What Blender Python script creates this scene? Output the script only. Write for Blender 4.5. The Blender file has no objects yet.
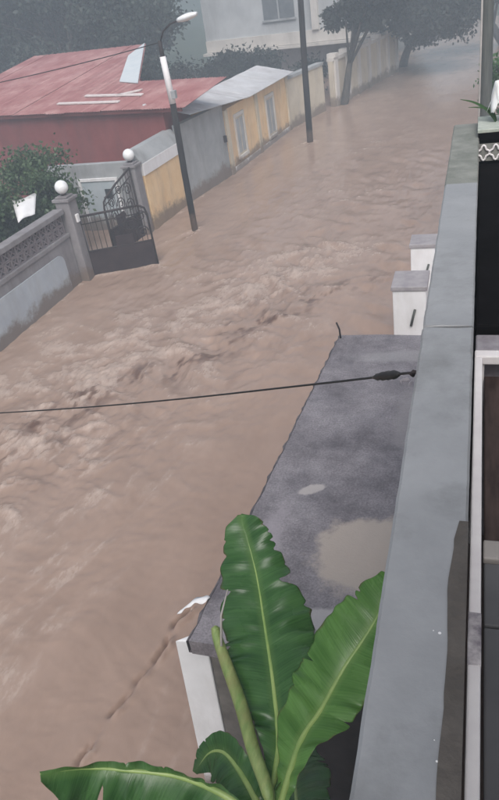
import bpy, bmesh, math, random
import numpy as np
from mathutils import Vector, Matrix

R = math.radians
scn = bpy.context.scene
col = scn.collection
random.seed(7)
rng = np.random.default_rng(11)

# ------------------------------------------------------------------ camera
CAM_H = 6.3
FPX, PITCH, AZ, ROLL = 690.0, R(31.816), R(20.972), R(9.6)
cam_d = bpy.data.cameras.new('camera')
cam = bpy.data.objects.new('camera', cam_d)
col.objects.link(cam)
cam_d.sensor_fit = 'VERTICAL'
cam_d.sensor_height = 24.0
cam_d.lens = 24.0 * FPX / 800.0
cam_d.clip_start = 0.02
cam_d.clip_end = 2000
e_w = Vector((math.cos(AZ), math.sin(AZ), 0))                     # horizontal right of the heading
h_w = Vector((-math.sin(AZ), math.cos(AZ), 0))                    # heading
fwd = h_w * math.cos(PITCH) + Vector((0, 0, -math.sin(PITCH)))
dwn = -h_w * math.sin(PITCH) + Vector((0, 0, -math.cos(PITCH)))
rgt = e_w * math.cos(ROLL) + dwn * math.sin(ROLL)
imd = -e_w * math.sin(ROLL) + dwn * math.cos(ROLL)
m = Matrix((rgt, -imd, -fwd)).transposed().to_4x4()
m.translation = Vector((0, 0, CAM_H))
cam.matrix_world = m
scn.camera = cam

# ------------------------------------------------------------------ light
SUN_EL, SUN_AZ = R(52), R(162)
w = bpy.data.worlds.new('World')
scn.world = w
w.use_nodes = True
nt = w.node_tree
bg = nt.nodes['Background']
sky = nt.nodes.new('ShaderNodeTexSky')
sky.sky_type = 'NISHITA'
sky.sun_disc = False
sky.sun_elevation = SUN_EL
sky.sun_rotation = SUN_AZ
sky.air_density = 1.0
sky.dust_density = 4.5
sky.ozone_density = 1.0
hs = nt.nodes.new('ShaderNodeHueSaturation')
hs.inputs['Saturation'].default_value = 0.5      # rain cloud: nearly colourless light
nt.links.new(sky.outputs[0], hs.inputs['Color'])
nt.links.new(hs.outputs[0], bg.inputs['Color'])
bg.inputs['Strength'].default_value = 0.115
sl = bpy.data.lights.new('sun', 'SUN')
sl.energy = 1.3
sl.angle = R(35)
sl.color = (1.0, 0.99, 0.98)
sun = bpy.data.objects.new('sun', sl)
col.objects.link(sun)
sun.rotation_euler = (math.pi / 2 - SUN_EL, 0, math.pi - SUN_AZ)
scn.view_settings.view_transform = 'Standard'
scn.view_settings.look = 'None'
scn.view_settings.gamma = 1
scn.view_settings.exposure = 0.42
scn.cycles.use_denoising = True
scn.cycles.max_bounces = 8
scn.cycles.volume_bounces = 4
scn.cycles.transparent_max_bounces = 12

# ------------------------------------------------------------------ helpers
def tag(o, label=None, cat=None, group=None, kind=None):
    if label: o['label'] = label
    if cat: o['category'] = cat
    if group: o['group'] = group
    if kind: o['kind'] = kind
    return o

def empty(name, loc, label, cat, group=None):
    o = bpy.data.objects.new(name, None)
    o.empty_display_size = 0.2
    o.location = loc
    col.objects.link(o)
    return tag(o, label, cat, group)

def link(name, me, parent=None, mat=None, smooth=False):
    o = bpy.data.objects.new(name, me)
    col.objects.link(o)
    if mat is not None and not me.materials:
        me.materials.append(mat)
    if smooth:
        me.polygons.foreach_set('use_smooth', [True] * len(me.polygons))
    if parent is not None:
        o.parent = parent
        # parts are modelled in world coordinates; parents are unrotated empties
        off = Vector((0, 0, 0))
        p = parent
        while p is not None:
            off += Vector(p.location)
            p = p.parent
        o.location = -off
    return o

class MB:
    def __init__(s):
        s.v, s.f = [], []
    def quad(s, *pts):
        n = len(s.v); s.v += [tuple(p) for p in pts]; s.f.append(tuple(range(n, n + len(pts))))
    def hexa(s, p):            # p: 4 bottom, 4 top (ccw)
        n = len(s.v); s.v += [tuple(q) for q in p]
        s.f += [(n+3, n+2, n+1, n), (n+4, n+5, n+6, n+7), (n, n+1, n+5, n+4), (n+1, n+2, n+6, n+5), (n+2, n+3, n+7, n+6), (n+3, n, n+4, n+7)]
    def box(s, x0, x1, y0, y1, z0, z1):
        s.hexa([(x0,y0,z0),(x1,y0,z0),(x1,y1,z0),(x0,y1,z0),(x0,y0,z1),(x1,y0,z1),(x1,y1,z1),(x0,y1,z1)])
    def fbox(s, F, u0, u1, v0, v1, z0, z1):   # box in a frame
        s.hexa([F(u0,v0,z0),F(u1,v0,z0),F(u1,v1,z0),F(u0,v1,z0),F(u0,v0,z1),F(u1,v0,z1),F(u1,v1,z1),F(u0,v1,z1)])
    def prism(s, poly, z0, z1):
        n = len(s.v); k = len(poly)
        zf0 = z0 if callable(z0) else (lambda x, y: z0)
        zf1 = z1 if callable(z1) else (lambda x, y: z1)
        s.v += [(x, y, zf0(x, y)) for x, y in poly] + [(x, y, zf1(x, y)) for x, y in poly]
        s.f.append(tuple(range(n + k - 1, n - 1, -1))); s.f.append(tuple(range(n + k, n + 2 * k)))
        for i in range(k):
            j = (i + 1) % k
            s.f.append((n + i, n + j, n + k + j, n + k + i))
    def tube(s, pts, r, n=8, cap=True):
        pts = [Vector(p) for p in pts]
        rs = r if isinstance(r, (list, tuple)) else [r] * len(pts)
        base = len(s.v)
        t0 = (pts[1] - pts[0]).normalized()
        ref = Vector((0, 0, 1)) if abs(t0.z) < 0.9 else Vector((1, 0, 0))
        a = t0.cross(ref).normalized()
        for i, p in enumerate(pts):
            t = (pts[min(i + 1, len(pts) - 1)] - pts[max(i - 1, 0)]).normalized()
            a = (a - t * a.dot(t)).normalized()
            b = t.cross(a)
            for k in range(n):
                th = 2 * math.pi * k / n
                s.v.append(tuple(p + (a * math.cos(th) + b * math.sin(th)) * rs[i]))
        for i in range(len(pts) - 1):
            for k in range(n):
                k2 = (k + 1) % n
                s.f.append((base + i*n + k, base + i*n + k2, base + (i+1)*n + k2, base + (i+1)*n + k))
        if cap:
            s.f.append(tuple(base + k for k in range(n - 1, -1, -1)))
            s.f.append(tuple(base + (len(pts) - 1) * n + k for k in range(n)))
    def lathe(s, c, prof, n=20):              # prof: (r, z)
        base = len(s.v)
        for r, z in prof:
            for k in range(n):
                th = 2 * math.pi * k / n
                s.v.append((c[0] + r * math.cos(th), c[1] + r * math.sin(th), c[2] + z))
        for i in range(len(prof) - 1):
            for k in range(n):
                k2 = (k + 1) % n
                s.f.append((base + i*n + k, base + i*n + k2, base + (i+1)*n + k2, base + (i+1)*n + k))
        s.f.append(tuple(base + k for k in range(n - 1, -1, -1)))
        s.f.append(tuple(base + (len(prof) - 1) * n + k for k in range(n)))
    def build(s, name, mat, parent=None, smooth=False, bevel=0.0):
        me = bpy.data.meshes.new(name)
        me.from_pydata(s.v, [], s.f)
        me.update()
        o = link(name, me, parent, mat, smooth)
        if bevel:
            bm_ = o.modifiers.new('bevel', 'BEVEL')
            bm_.width = bevel; bm_.segments = 2; bm_.limit_method = 'ANGLE'
        return o

def frame(ax, ay, bx, by):
    """wall frame: u runs a->b, v is to the right of a->b seen from above (towards the street on the left side)"""
    d = Vector((bx - ax, by - ay, 0)); L = d.length; d.normalize()
    nrm = Vector((d.y, -d.x, 0))
    def F(u, v, z):
        return (ax + d.x * u + nrm.x * v, ay + d.y * u + nrm.y * v, z)
    F.L = L; F.d = d; F.n = nrm
    return F

# ------------------------------------------------------------------ materials
MATS = {}
def mat(name, c, c2=None, scale=4.0, rough=0.7, rough2=None, bump=0.0, bscale=30.0, spec=0.5, stretch=(1, 1, 1), detail=6, lo=0.35, hi=0.65, emis=None, grime=None, metallic=0.0, mud=None):
    if name in MATS: return MATS[name]
    M = bpy.data.materials.new(name); M.use_nodes = True
    t = M.node_tree; N = t.nodes; L = t.links
    P = N['Principled BSDF']
    P.inputs['Roughness'].default_value = rough
    P.inputs['Specular IOR Level'].default_value = spec
    P.inputs['Metallic'].default_value = metallic
    P.inputs['Base Color'].default_value = (*c, 1)
    tc = N.new('ShaderNodeTexCoord'); mp = N.new('ShaderNodeMapping'); mp.inputs['Scale'].default_value = stretch
    geo = N.new('ShaderNodeNewGeometry')
    L.new(geo.outputs['Position'], mp.inputs['Vector'])
    last = None
    if c2 is not None:
        nz = N.new('ShaderNodeTexNoise'); nz.inputs['Scale'].default_value = scale; nz.inputs['Detail'].default_value = detail; nz.inputs['Roughness'].default_value = 0.62
        L.new(mp.outputs[0], nz.inputs['Vector'])
        rp = N.new('ShaderNodeValToRGB')
        rp.color_ramp.elements[0].position = lo; rp.color_ramp.elements[1].position = hi
        rp.color_ramp.elements[0].color = (*c, 1); rp.color_ramp.elements[1].color = (*c2, 1)
        L.new(nz.outputs['Fac'], rp.inputs['Fac'])
        last = rp.outputs['Color']
        if rough2 is not None:
            mr = N.new('ShaderNodeMapRange'); mr.inputs['From Min'].default_value = lo; mr.inputs['From Max'].default_value = hi
            mr.inputs['To Min'].default_value = rough; mr.inputs['To Max'].default_value = rough2
            L.new(nz.outputs['Fac'], mr.inputs['Value']); L.new(mr.outputs[0], P.inputs['Roughness'])
    if grime is not None:                    # streaky dirt with its own shape
        gcol, gscale, gamt = grime
        mp2 = N.new('ShaderNodeMapping'); mp2.inputs['Scale'].default_value = (1, 1, 0.22)
        L.new(geo.outputs['Position'], mp2.inputs['Vector'])
        n2 = N.new('ShaderNodeTexNoise'); n2.inputs['Scale'].default_value = gscale; n2.inputs['Detail'].default_value = 8; n2.inputs['Roughness'].default_value = 0.7
        L.new(mp2.outputs[0], n2.inputs['Vector'])
        r2 = N.new('ShaderNodeMapRange'); r2.inputs['From Min'].default_value = 0.48; r2.inputs['From Max'].default_value = 0.72; r2.inputs['To Max'].default_value = gamt
        L.new(n2.outputs['Fac'], r2.inputs['Value'])
        mx = N.new('ShaderNodeMix'); mx.data_type = 'RGBA'
        L.new(r2.outputs[0], mx.inputs[0])
        if last is not None: L.new(last, mx.inputs[6])
        else: mx.inputs[6].default_value = (*c, 1)
        mx.inputs[7].default_value = (*gcol, 1)
        last = mx.outputs[2]
    if mud is not None:                      # splash of mud left by the flood
        sx = N.new('ShaderNodeSeparateXYZ'); L.new(geo.outputs['Position'], sx.inputs[0])
        n4 = N.new('ShaderNodeTexNoise'); n4.inputs['Scale'].default_value = 1.7; n4.inputs['Detail'].default_value = 9; n4.inputs['Roughness'].default_value = 0.75
        L.new(geo.outputs['Position'], n4.inputs['Vector'])
        ma = N.new('ShaderNodeMath'); ma.operation = 'MULTIPLY_ADD'; L.new(n4.outputs['Fac'], ma.inputs[0]); ma.inputs[1].default_value = -1.1; L.new(sx.outputs['Z'], ma.inputs[2])
        r4 = N.new('ShaderNodeMapRange'); r4.interpolation_type = 'SMOOTHSTEP'; r4.inputs['From Min'].default_value = -0.55 + mud; r4.inputs['From Max'].default_value = -0.25 + mud; r4.inputs['To Min'].default_value = 0.85; r4.inputs['To Max'].default_value = 0
        L.new(ma.outputs[0], r4.inputs['Value'])
        m4 = N.new('ShaderNodeMix'); m4.data_type = 'RGBA'; L.new(r4.outputs[0], m4.inputs[0])
        if last is not None: L.new(last, m4.inputs[6])
        else: m4.inputs[6].default_value = (*c, 1)
        m4.inputs[7].default_value = (0.17, 0.125, 0.098, 1)
        last = m4.outputs[2]
    if last is not None: L.new(last, P.inputs['Base Color'])
    if bump:
        nb = N.new('ShaderNodeTexNoise'); nb.inputs['Scale'].default_value = bscale; nb.inputs['Detail'].default_value = 5
        L.new(mp.outputs[0], nb.inputs['Vector'])
        b = N.new('ShaderNodeBump'); b.inputs['Strength'].default_value = bump; b.inputs['Distance'].default_value = 0.02
        L.new(nb.outputs['Fac'], b.inputs['Height']); L.new(b.outputs[0], P.inputs['Normal'])
    MATS[name] = M
    return M

m_coping = mat('wet_grey_coping', (0.262, 0.268, 0.276), (0.345, 0.352, 0.362), 5, 0.30, 0.42, 0.10, 60, lo=0.3, hi=0.7, grime=((0.14, 0.142, 0.138), 3.0, 0.7))
m_coping_moss = mat('mossy_coping', (0.17, 0.18, 0.155), (0.27, 0.275, 0.25), 9, 0.55, 0.7, 0.3, 50)
m_stain = mat('brown_wet_stain', (0.062, 0.052, 0.043), (0.11, 0.096, 0.083), 7, 0.45, 0.6, 0.3, 40)
m_render = mat('balcony_render', (0.40, 0.40, 0.40), (0.48, 0.48, 0.47), 3, 0.8, None, 0.2, 50, grime=((0.15, 0.14, 0.13), 1.5, 0.6))
m_black = mat('black_cloth', (0.004, 0.0036, 0.004), (0.008, 0.0072, 0.008), 6, 0.9, spec=0.02)
m_white_metal = mat('white_painted_metal', (0.86, 0.83, 0.83), (0.78, 0.74, 0.75), 12, 0.4, 0.5)
m_tile = mat('balcony_tile', (0.16, 0.12, 0.11), (0.22, 0.17, 0.15), 6, 0.35, 0.5, 0.1, 30)
m_brownboard = mat('brown_board', (0.028, 0.018, 0.016), (0.075, 0.052, 0.046), 5, 0.6, 0.7, spec=0.2, stretch=(6, 1, 1))
m_greyboard = mat('grey_board', (0.095, 0.095, 0.10), (0.125, 0.125, 0.13), 4, 0.6, spec=0.3)
m_barpale = mat('pale_bar', (0.30, 0.28, 0.26), (0.38, 0.35, 0.33), 8, 0.5)
m_wall_grey = mat('mauve_grey_render', (0.22, 0.205, 0.215), (0.28, 0.265, 0.275), 3, 0.8, None, 0.25, 40, grime=((0.13, 0.11, 0.105), 1.3, 0.65), mud=0.15)
m_panel_blue = mat('blue_grey_paint', (0.41, 0.45, 0.50), (0.47, 0.51, 0.55), 2.5, 0.65, None, 0.12, 40, grime=((0.26, 0.25, 0.25), 1.1, 0.5), mud=0.12)
m_block = mat('mauve_breeze_block', (0.17, 0.145, 0.155), (0.25, 0.215, 0.225), 7, 0.85, None, 0.3, 50)
m_globe = mat('white_globe', (0.86, 0.87, 0.88), (0.80, 0.80, 0.80), 9, 0.25)
m_gate = mat('plum_gate_steel', (0.026, 0.017, 0.020), (0.045, 0.031, 0.033), 4, 0.6, 0.75, 0.1, 30, spec=0.25)
m_iron = mat('dark_wrought_iron', (0.025, 0.021, 0.024), (0.05, 0.038, 0.038), 10, 0.65, spec=0.25)
m_redroof = mat('red_roof_sheet', (0.29, 0.105, 0.102), (0.37, 0.17, 0.165), 1.2, 0.45, 0.6, grime=((0.56, 0.36, 0.34), 0.9, 0.75))
m_redwall = mat('dark_red_wall', (0.20, 0.045, 0.042), (0.255, 0.066, 0.060), 1.5, 0.75, None, 0.15, 30, grime=((0.12, 0.05, 0.05), 1.0, 0.6))
m_lithip = mat('lit_hip_tone', (0.58, 0.64, 0.67), (0.66, 0.70, 0.72), 3, 0.45)
m_batten = mat('bleached_batten', (0.60, 0.52, 0.50), (0.70, 0.64, 0.62), 5, 0.7)
m_silver = mat('silver_roof_sheet', (0.50, 0.50, 0.51), (0.64, 0.64, 0.66), 1.5, 0.5, 0.65, grime=((0.34, 0.30, 0.30), 0.9, 0.5))
m_yellow = mat('yellow_ochre_paint', (0.74, 0.50, 0.26), (0.80, 0.58, 0.34), 2.0, 0.8, None, 0.15, 40, grime=((0.40, 0.29, 0.20), 1.3, 0.8), mud=0.22)
m_cream = mat('cream_paint', (0.52, 0.45, 0.34), (0.60, 0.53, 0.42), 1.5, 0.8, None, 0.1, 40, grime=((0.34, 0.30, 0.27), 1.1, 0.6), mud=0.2)
m_white = mat('white_paint', (0.83, 0.82, 0.83), (0.77, 0.76, 0.765), 4, 0.7, None, 0.12, 40, grime=((0.56, 0.53, 0.51), 2.0, 0.5), mud=0.1)
m_pilaster = mat('pale_peach_paint', (0.56, 0.52, 0.48), (0.62, 0.58, 0.54), 2, 0.8, grime=((0.40, 0.37, 0.34), 1.2, 0.6), mud=0.2)
m_greywall = mat('plain_grey_render', (0.30, 0.31, 0.32), (0.37, 0.38, 0.385), 2, 0.85, None, 0.2, 40, grime=((0.17, 0.165, 0.16), 1.2, 0.8), mud=0.25)
m_miststain = mat('dim_glass', (0.10, 0.11, 0.12), (0.15, 0.16, 0.17), 2, 0.3)
m_misty = mat('weathered_pale_render', (0.40, 0.41, 0.42), (0.50, 0.51, 0.52), 0.8, 0.85, None, 0.1, 30, grime=((0.24, 0.24, 0.24), 0.5, 0.7))
m_darkglass = mat('dark_window', (0.03, 0.035, 0.04), (0.05, 0.055, 0.06), 3, 0.15)
m_door = mat('pale_grey_door', (0.40, 0.46, 0.49), (0.47, 0.52, 0.55), 3, 0.6, grime=((0.33, 0.22, 0.20), 1.6, 0.45), mud=0.3)
m_concrete = mat('slab_edge_concrete', (0.27, 0.25, 0.265), (0.36, 0.335, 0.345), 4, 0.8, None, 0.4, 30)
m_pole_dark = mat('tarred_pole', (0.014, 0.012, 0.013), (0.028, 0.025, 0.025), 12, 0.8, spec=0.2, stretch=(1, 1, 0.1), mud=0.2)
m_pole_grey = mat('weathered_pole', (0.05, 0.055, 0.05), (0.10, 0.105, 0.095), 6, 0.8, stretch=(4, 4, 0.3))
m_cable = mat('black_cable', (0.012, 0.011, 0.012), (0.02, 0.018, 0.018), 20, 0.55)
m_bark = mat('wet_bark', (0.035, 0.03, 0.026), (0.075, 0.065, 0.055), 6, 0.9, None, 0.5, 20, stretch=(1, 1, 0.3))
m_soil = mat('dark_wet_soil', (0.022, 0.017, 0.015), (0.045, 0.035, 0.03), 5, 0.6, 0.9, 0.5, 25)
m_ground = mat('wet_ground', (0.07, 0.06, 0.05), (0.05, 0.06, 0.035), 0.6, 0.9, None, 0.3, 5)
m_hill = mat('wooded_hill', (0.022, 0.036, 0.02), (0.05, 0.065, 0.035), 0.5, 0.95, None, 0.8, 3)
m_stemban = mat('banana_stem', (0.11, 0.15, 0.05), (0.20, 0.20, 0.09), 8, 0.45, stretch=(3, 3, 0.5))

def leafmat(name, c, c2, rough=0.5, trans=0.25, scale=3.0):
    M = mat(name, c, c2, scale, rough)
    P = M.node_tree.nodes['Principled BSDF']
    t = M.node_tree
    tr = t.nodes.new('ShaderNodeBsdfTranslucent'); mx = t.nodes.new('ShaderNodeMixShader')
    mx.inputs[0].default_value = trans
    src = P.inputs['Base Color'].links[0].from_socket
    t.links.new(src, tr.inputs['Color'])
    t.links.new(P.outputs[0], mx.inputs[1]); t.links.new(tr.outputs[0], mx.inputs[2])
    t.links.new(mx.outputs[0], t.nodes['Material Output'].inputs['Surface'])
    return M
m_leaf_far = leafmat('misty_leaves', (0.024, 0.038, 0.028), (0.042, 0.060, 0.044), 0.6, 0.2)
m_leaf_dark = leafmat('dark_leaves', (0.008, 0.014, 0.010), (0.018, 0.027, 0.018), 0.6, 0.2)
m_leaf_bush = leafmat('garden_leaves', (0.035, 0.075, 0.03), (0.11, 0.17, 0.075), 0.5, 0.3)
m_leaf_pot = leafmat('pot_leaves', (0.05, 0.12, 0.035), (0.10, 0.20, 0.07), 0.4, 0.3)

# ------------------------------------------------------------------ numpy noise
def make_perm(seed):
    r = np.random.default_rng(seed); p = r.permutation(256); return np.concatenate([p, p, p])
def perlin(x, y, seed=0):
    P = make_perm(seed)
    xi = np.floor(x).astype(int); yi = np.floor(y).astype(int)
    xf = x - xi; yf = y - yi
    xi &= 255; yi &= 255
    u = xf*xf*xf*(xf*(xf*6-15)+10); v = yf*yf*yf*(yf*(yf*6-15)+10)
    def g(h, a, b):
        ang = h * (2 * np.pi / 256.0)
        return np.cos(ang) * a + np.sin(ang) * b
    n00 = g(P[P[xi] + yi], xf, yf); n10 = g(P[P[xi + 1] + yi], xf - 1, yf)
    n01 = g(P[P[xi] + yi + 1], xf, yf - 1); n11 = g(P[P[xi + 1] + yi + 1], xf - 1, yf - 1)
    return (n00*(1-u)+n10*u)*(1-v) + (n01*(1-u)+n11*u)*v
def fbm(x, y, oct=4, seed=0, gain=0.5):
    s = 0; a = 1.0; f = 1.0
    for k in range(oct):
        s = s + a * perlin(x * f + 17.3 * k, y * f - 9.1 * k, seed + k); a *= gain; f *= 2.03
    return s
def sstep(a, b, x):
    t = np.clip((x - a) / (b - a), 0, 1); return t * t * (3 - 2 * t)

# ------------------------------------------------------------------ setting: ground, hill, flood water
g = MB(); g.quad((-600, -300, -0.6), (600, -300, -0.6), (600, 900, -0.6), (-600, 900, -0.6))
tag(g.build('ground', m_ground), kind='structure')

# a wooded slope that closes the view behind the houses
nx, ny = 90, 40
xs = np.linspace(-120, 90, nx); ys = np.linspace(58, 170, ny)
X, Y = np.meshgrid(xs, ys)
Z = -0.7 + sstep(58, 150, Y + 0.25 * np.abs(X + 12)) * 11 + fbm(X * 0.06, Y * 0.06, 4, 5) * 2.0 * sstep(60, 80, Y)
vs = np.stack([X, Y, Z], -1).reshape(-1, 3)
fs = [(j*nx+i, j*nx+i+1, (j+1)*nx+i+1, (j+1)*nx+i) for j in range(ny-1) for i in range(nx-1)]
me = bpy.data.meshes.new('hill'); me.from_pydata(vs.tolist(), [], fs)
tag(link('hill', me, None, m_hill, True), kind='structure')

# garden soil behind the garden wall
g = MB(); g.prism([(-30, 2), (-10.15, 2), (-9.95, 14.8), (-14, 15.6), (-14, 19.4), (-30, 24)], -0.5, 0.14)
tag(g.build('garden_soil', m_soil), kind='structure')

def build_water():
    ny, nx = 720, 430
    k = np.linspace(0, 1, ny)
    ys = 0.8 * (86 / 0.8) ** (k ** 0.92)
    xs = np.concatenate([np.linspace(-14.2, -10.2, 20, endpoint=False), np.linspace(-10.2, 0.4, nx - 40, endpoint=False), np.linspace(0.4, 9, 20)])
    X, Y = np.meshgrid(xs, ys)
    # flow axis: down the street towards the viewer, drifting to the left-hand side
    d = np.array([-0.27, -0.963]); q = np.array([0.963, -0.27])
    S = X * d[0] + Y * d[1]; T = X * q[0] + Y * q[1]
    wS = S + 0.5 * fbm(S * 0.5, T * 0.5, 2, 40); wT = T + 0.35 * fbm(S * 0.5 + 9, T * 0.5, 2, 44)
    # rapids: strongest in a tongue crossing from the far middle to the near left
    cx = np.interp(Y, [3, 8, 11.4, 16, 21, 30, 60], [-8.3, -7.0, -5.4, -4.4, -3.6, -3.4, -2.5])
    wid = np.interp(Y, [3, 8, 11.4, 16, 21, 30], [2.0, 2.1, 2.0, 2.2, 2.2, 2.6])
    across = np.exp(-((X - cx) / wid) ** 2)
    along = sstep(3.0, 7.5, Y) * (1 - 0.75 * sstep(15, 25, Y))
    patch = 0.65 + 0.9 * fbm(S * 0.22, T * 0.4, 2, 61)
    rap = np.clip(across * along * patch, 0, 1.3)
    base = 0.10 + 0.10 * sstep(2, 10, np.abs(Y - 2))
    n1 = fbm(wS * 0.85, wT * 0.62, 4, 1, 0.55)
    ridg = 1 - np.abs(fbm(wS * 1.15 + 3, wT * 0.55, 3, 8, 0.5)) * 2.2
    ridg = np.clip(ridg, 0, 1) ** 2
    n2 = fbm(wS * 2.6, wT * 1.7, 3, 14, 0.55)
    n3 = fbm(wS * 6.5, wT * 4.0, 2, 23, 0.5)
    streak = fbm(wS * 0.35, wT * 2.4, 3, 33, 0.55)
    Z = (base * 0.10 + rap * 0.075) * n1 + rap * 0.030 * (ridg - 0.35) + (base * 0.09 + rap * 0.050) * n2 + (0.008 + rap * 0.034) * n3 + base * 0.05 * streak
    hr = np.random.default_rng(4)
    # two boils / holes in the middle of the rapids
    for (hx, hy, r, a) in ((-5.0, 11.4, 0.42, -0.13), (-5.6, 10.75, 0.5, -0.12), (-5.2, 10.1, 0.45, -0.10), (-4.3, 12.6, 0.4, -0.10), (-6.0, 11.2, 0.4, -0.09), (-3.7, 13.9, 0.35, -0.07), (-4.2, 17.6, 0.5, -0.08), (-3.3, 19.6, 0.5, -0.08), (-6.6, 9.2, 0.4, -0.09)) + tuple((float(a1), float(a2), float(a3), float(a4)) for a1, a2, a3, a4 in zip(hr.uniform(-6.8, -1.6, 34), hr.uniform(11.5, 25, 34), hr.uniform(.22, .5, 34), -hr.uniform(.05, .11, 34))):
        a = a * 0.72
        Sx = (X - hx) * d[0] + (Y - hy) * d[1]; Tx = (X - hx) * q[0] + (Y - hy) * q[1]
        ang = Sx * 0.5 + Tx * 0.85; an2 = Sx * 0.85 - Tx * 0.5
        Z += a * np.exp(-(an2 / (r * 0.42)) ** 2 - (ang / r) ** 2) - a * 0.75 * np.exp(-((an2 + r * 0.8) / (r * 0.45)) ** 2 - (ang / r) ** 2)
    # an oblique shock wave running out from the corner of the white wall
    p0 = np.array([-3.05, 5.0]); p1 = np.array([-3.55, 3.0])
    dv = p1 - p0; L = np.hypot(*dv); dv /= L; pn = np.array([-dv[1], dv[0]])
    A = (X - p0[0]) * dv[0] + (Y - p0[1]) * dv[1]
    B = (X - p0[0]) * pn[0] + (Y - p0[1]) * pn[1] + 0.10 * fbm(A * 1.7, A * 0 + 3, 4, 71, 0.55)
    win = sstep(-0.25, 0.15, A) * (1 - sstep(L - 0.2, L + 0.35, A)) * np.clip(0.50 + 1.9 * fbm(A * 2.6, A * 0, 2, 77), 0.05, 1.0)
    Z += win * (0.07 * np.exp(-((B - 0.05) / 0.035) ** 2) - 0.12 * np.exp(-((B + 0.012) / 0.030) ** 2))
    ch = 1 - np.abs(fbm(wS * 3.1 + 5, wT * 1.9, 3, 52, 0.55)) * 2.4
    ch = np.clip(ch, 0, 1) ** 3
    Z += (rap * 0.048 + 0.004) * (ch - 0.25)
    band = np.exp(-((((X + 5.9) * 0.80 - (Y - 12.9) * 0.60) + 0.5 * fbm(X * .6, Y * .6, 2, 99)) / 0.95) ** 2) * sstep(8.2, 10.2, Y) * (1 - sstep(15.5, 18, Y))
    foam = np.clip(1.5 * rap * (n1 * 0.9 + ridg * 0.55 + ch * 0.5 + n2 * 0.9 - 0.38), 0, 1)
    foam += np.clip((streak * 1.0 + n2 * 0.55 - 0.42), 0, 1) * 0.55 * sstep(1.5, 5, np.abs(X + 2.0)) * (0.35 + across)
    foam += np.clip(band * (0.35 + n2 * 1.0 + n1 * 0.7 + ch * 0.5), 0, 1)
    left = np.exp(-((X + 8.3) / 1.7) ** 2) * sstep(3.5, 6, Y) * (1 - sstep(11, 15, Y))
    foam += np.clip(left * (n1 * 1.0 + n2 * 0.8 + 0.05), 0, 1)
    foam += win * np.exp(-((B - 0.055) / 0.025) ** 2) * np.clip(fbm(A * 6, B * 8, 2, 78) * 2, 0, 1) * 0.8
    # light foam lanes beside the white wall
    for (fx, fy0, fy1, wd) in ((-2.95, 2.7, 4.9, 0.035), (-2.62, 2.6, 4.4, 0.05)):
        lane = np.exp(-((X - fx - 0.10 * (Y - 3.5) * -0.3 + 0.04 * fbm(Y * 2.0, X * 0, 2, 90)) / wd) ** 2) * sstep(fy0 - 0.3, fy0 + 0.2, Y) * (1 - sstep(fy1 - 0.3, fy1 + 0.2, Y))
        foam += lane * np.clip(0.25 + 1.6 * fbm(X * 7, Y * 3.0, 3, 91), 0, 1) * 0.8
    lowl = sstep(-3.6, -5.2, X) * (1 - sstep(7.5, 10, Y)) * sstep(2.0, 3.5, Y)
    foam += lowl * np.clip(fbm(wS * 0.9 + 4, wT * 3.0, 4, 161, 0.6) * 1.5 + n2 * 0.5 - 0.08, 0, 1) * 1.0
    # wakes and froth at the poles, the gate and the street walls
    for (px_, py_, pr_) in ((-7.87, 18.44, 0.1), (-6.46, 28.42, 0.14)):
        ds = (X - px_) * d[0] + (Y - py_) * d[1]; dt = (X - px_) * q[0] + (Y - py_) * q[1]
        rr = np.hypot(ds, dt)
        Z += 0.05 * np.exp(-((ds + pr_ * 1.6) / 0.16) ** 2 - (dt / 0.2) ** 2) - 0.05 * np.exp(-((ds - pr_ * 2.5) / 0.25) ** 2 - (dt / 0.14) ** 2)
        arm = np.exp(-((np.abs(dt) - pr_ - 0.16 * np.clip(ds, 0, 9)) / 0.10) ** 2) * sstep(-0.2, 0.1, ds) * np.exp(-np.clip(ds, 0, 9) / 1.3)
        Z += 0.03 * arm
        foam += (arm * 0.9 + np.exp(-(rr / (pr_ * 2.2)) ** 2)) * np.clip(0.5 + 1.2 * n3, 0, 1)
    ga = np.array([-9.56, 15.15]); gb = np.array([-7.98, 15.87]); gd = gb - ga; gl = np.hypot(*gd); gd /= gl
    gs = (X - ga[0]) * gd[0] + (Y - ga[1]) * gd[1]; gt = -(X - ga[0]) * gd[1] + (Y - ga[1]) * gd[0]
    inr = sstep(-0.1, 0.1, gs) * (1 - sstep(gl, gl + 0.25, gs))
    Z += inr * 0.05 * np.exp(-((gt - 0.1) / 0.15) ** 2)
    foam += inr * np.exp(-(gt / 0.14) ** 2) * np.clip(0.5 + 1.3 * n2, 0, 1) * 0.9
    foam += np.exp(-(((gs - gl - 0.5 * np.clip(-gt, 0, 3) * 0.4) / 0.16) ** 2)) * (gt < 0.1) * np.exp(gt / 1.0) * np.clip(0.4 + n3, 0, 1)
    lw = np.interp(Y, [15, 18.6, 18.62, 21.3, 24.3, 31.2, 34.6, 35.3, 44.2], [-20, -20, -9.2, -9.02, -8.5, -7.86, -6.95, -6.6, -4.55])
    foam += np.exp(-((X - lw - 0.10) / 0.13) ** 2) * np.clip(0.25 + 1.2 * fbm(Y * 2.2, X * 3, 3, 97), 0, 1) * 0.7
    # froth where the stream rubs along the garden wall
    wx = -9.8
    foam += np.exp(-((X - wx - 0.12) / 0.13) ** 2) * (Y < 15) * np.clip(0.2 + fbm(Y * 2.5, X * 3, 3, 93), 0, 1) * 0.8
    crest = np.clip((0.5 + n2 * 0.5 + n3 * 0.3), 0, 1)
    foam = np.clip(foam * (0.55 + 0.5 * crest), 0, 1) * 0.9
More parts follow.
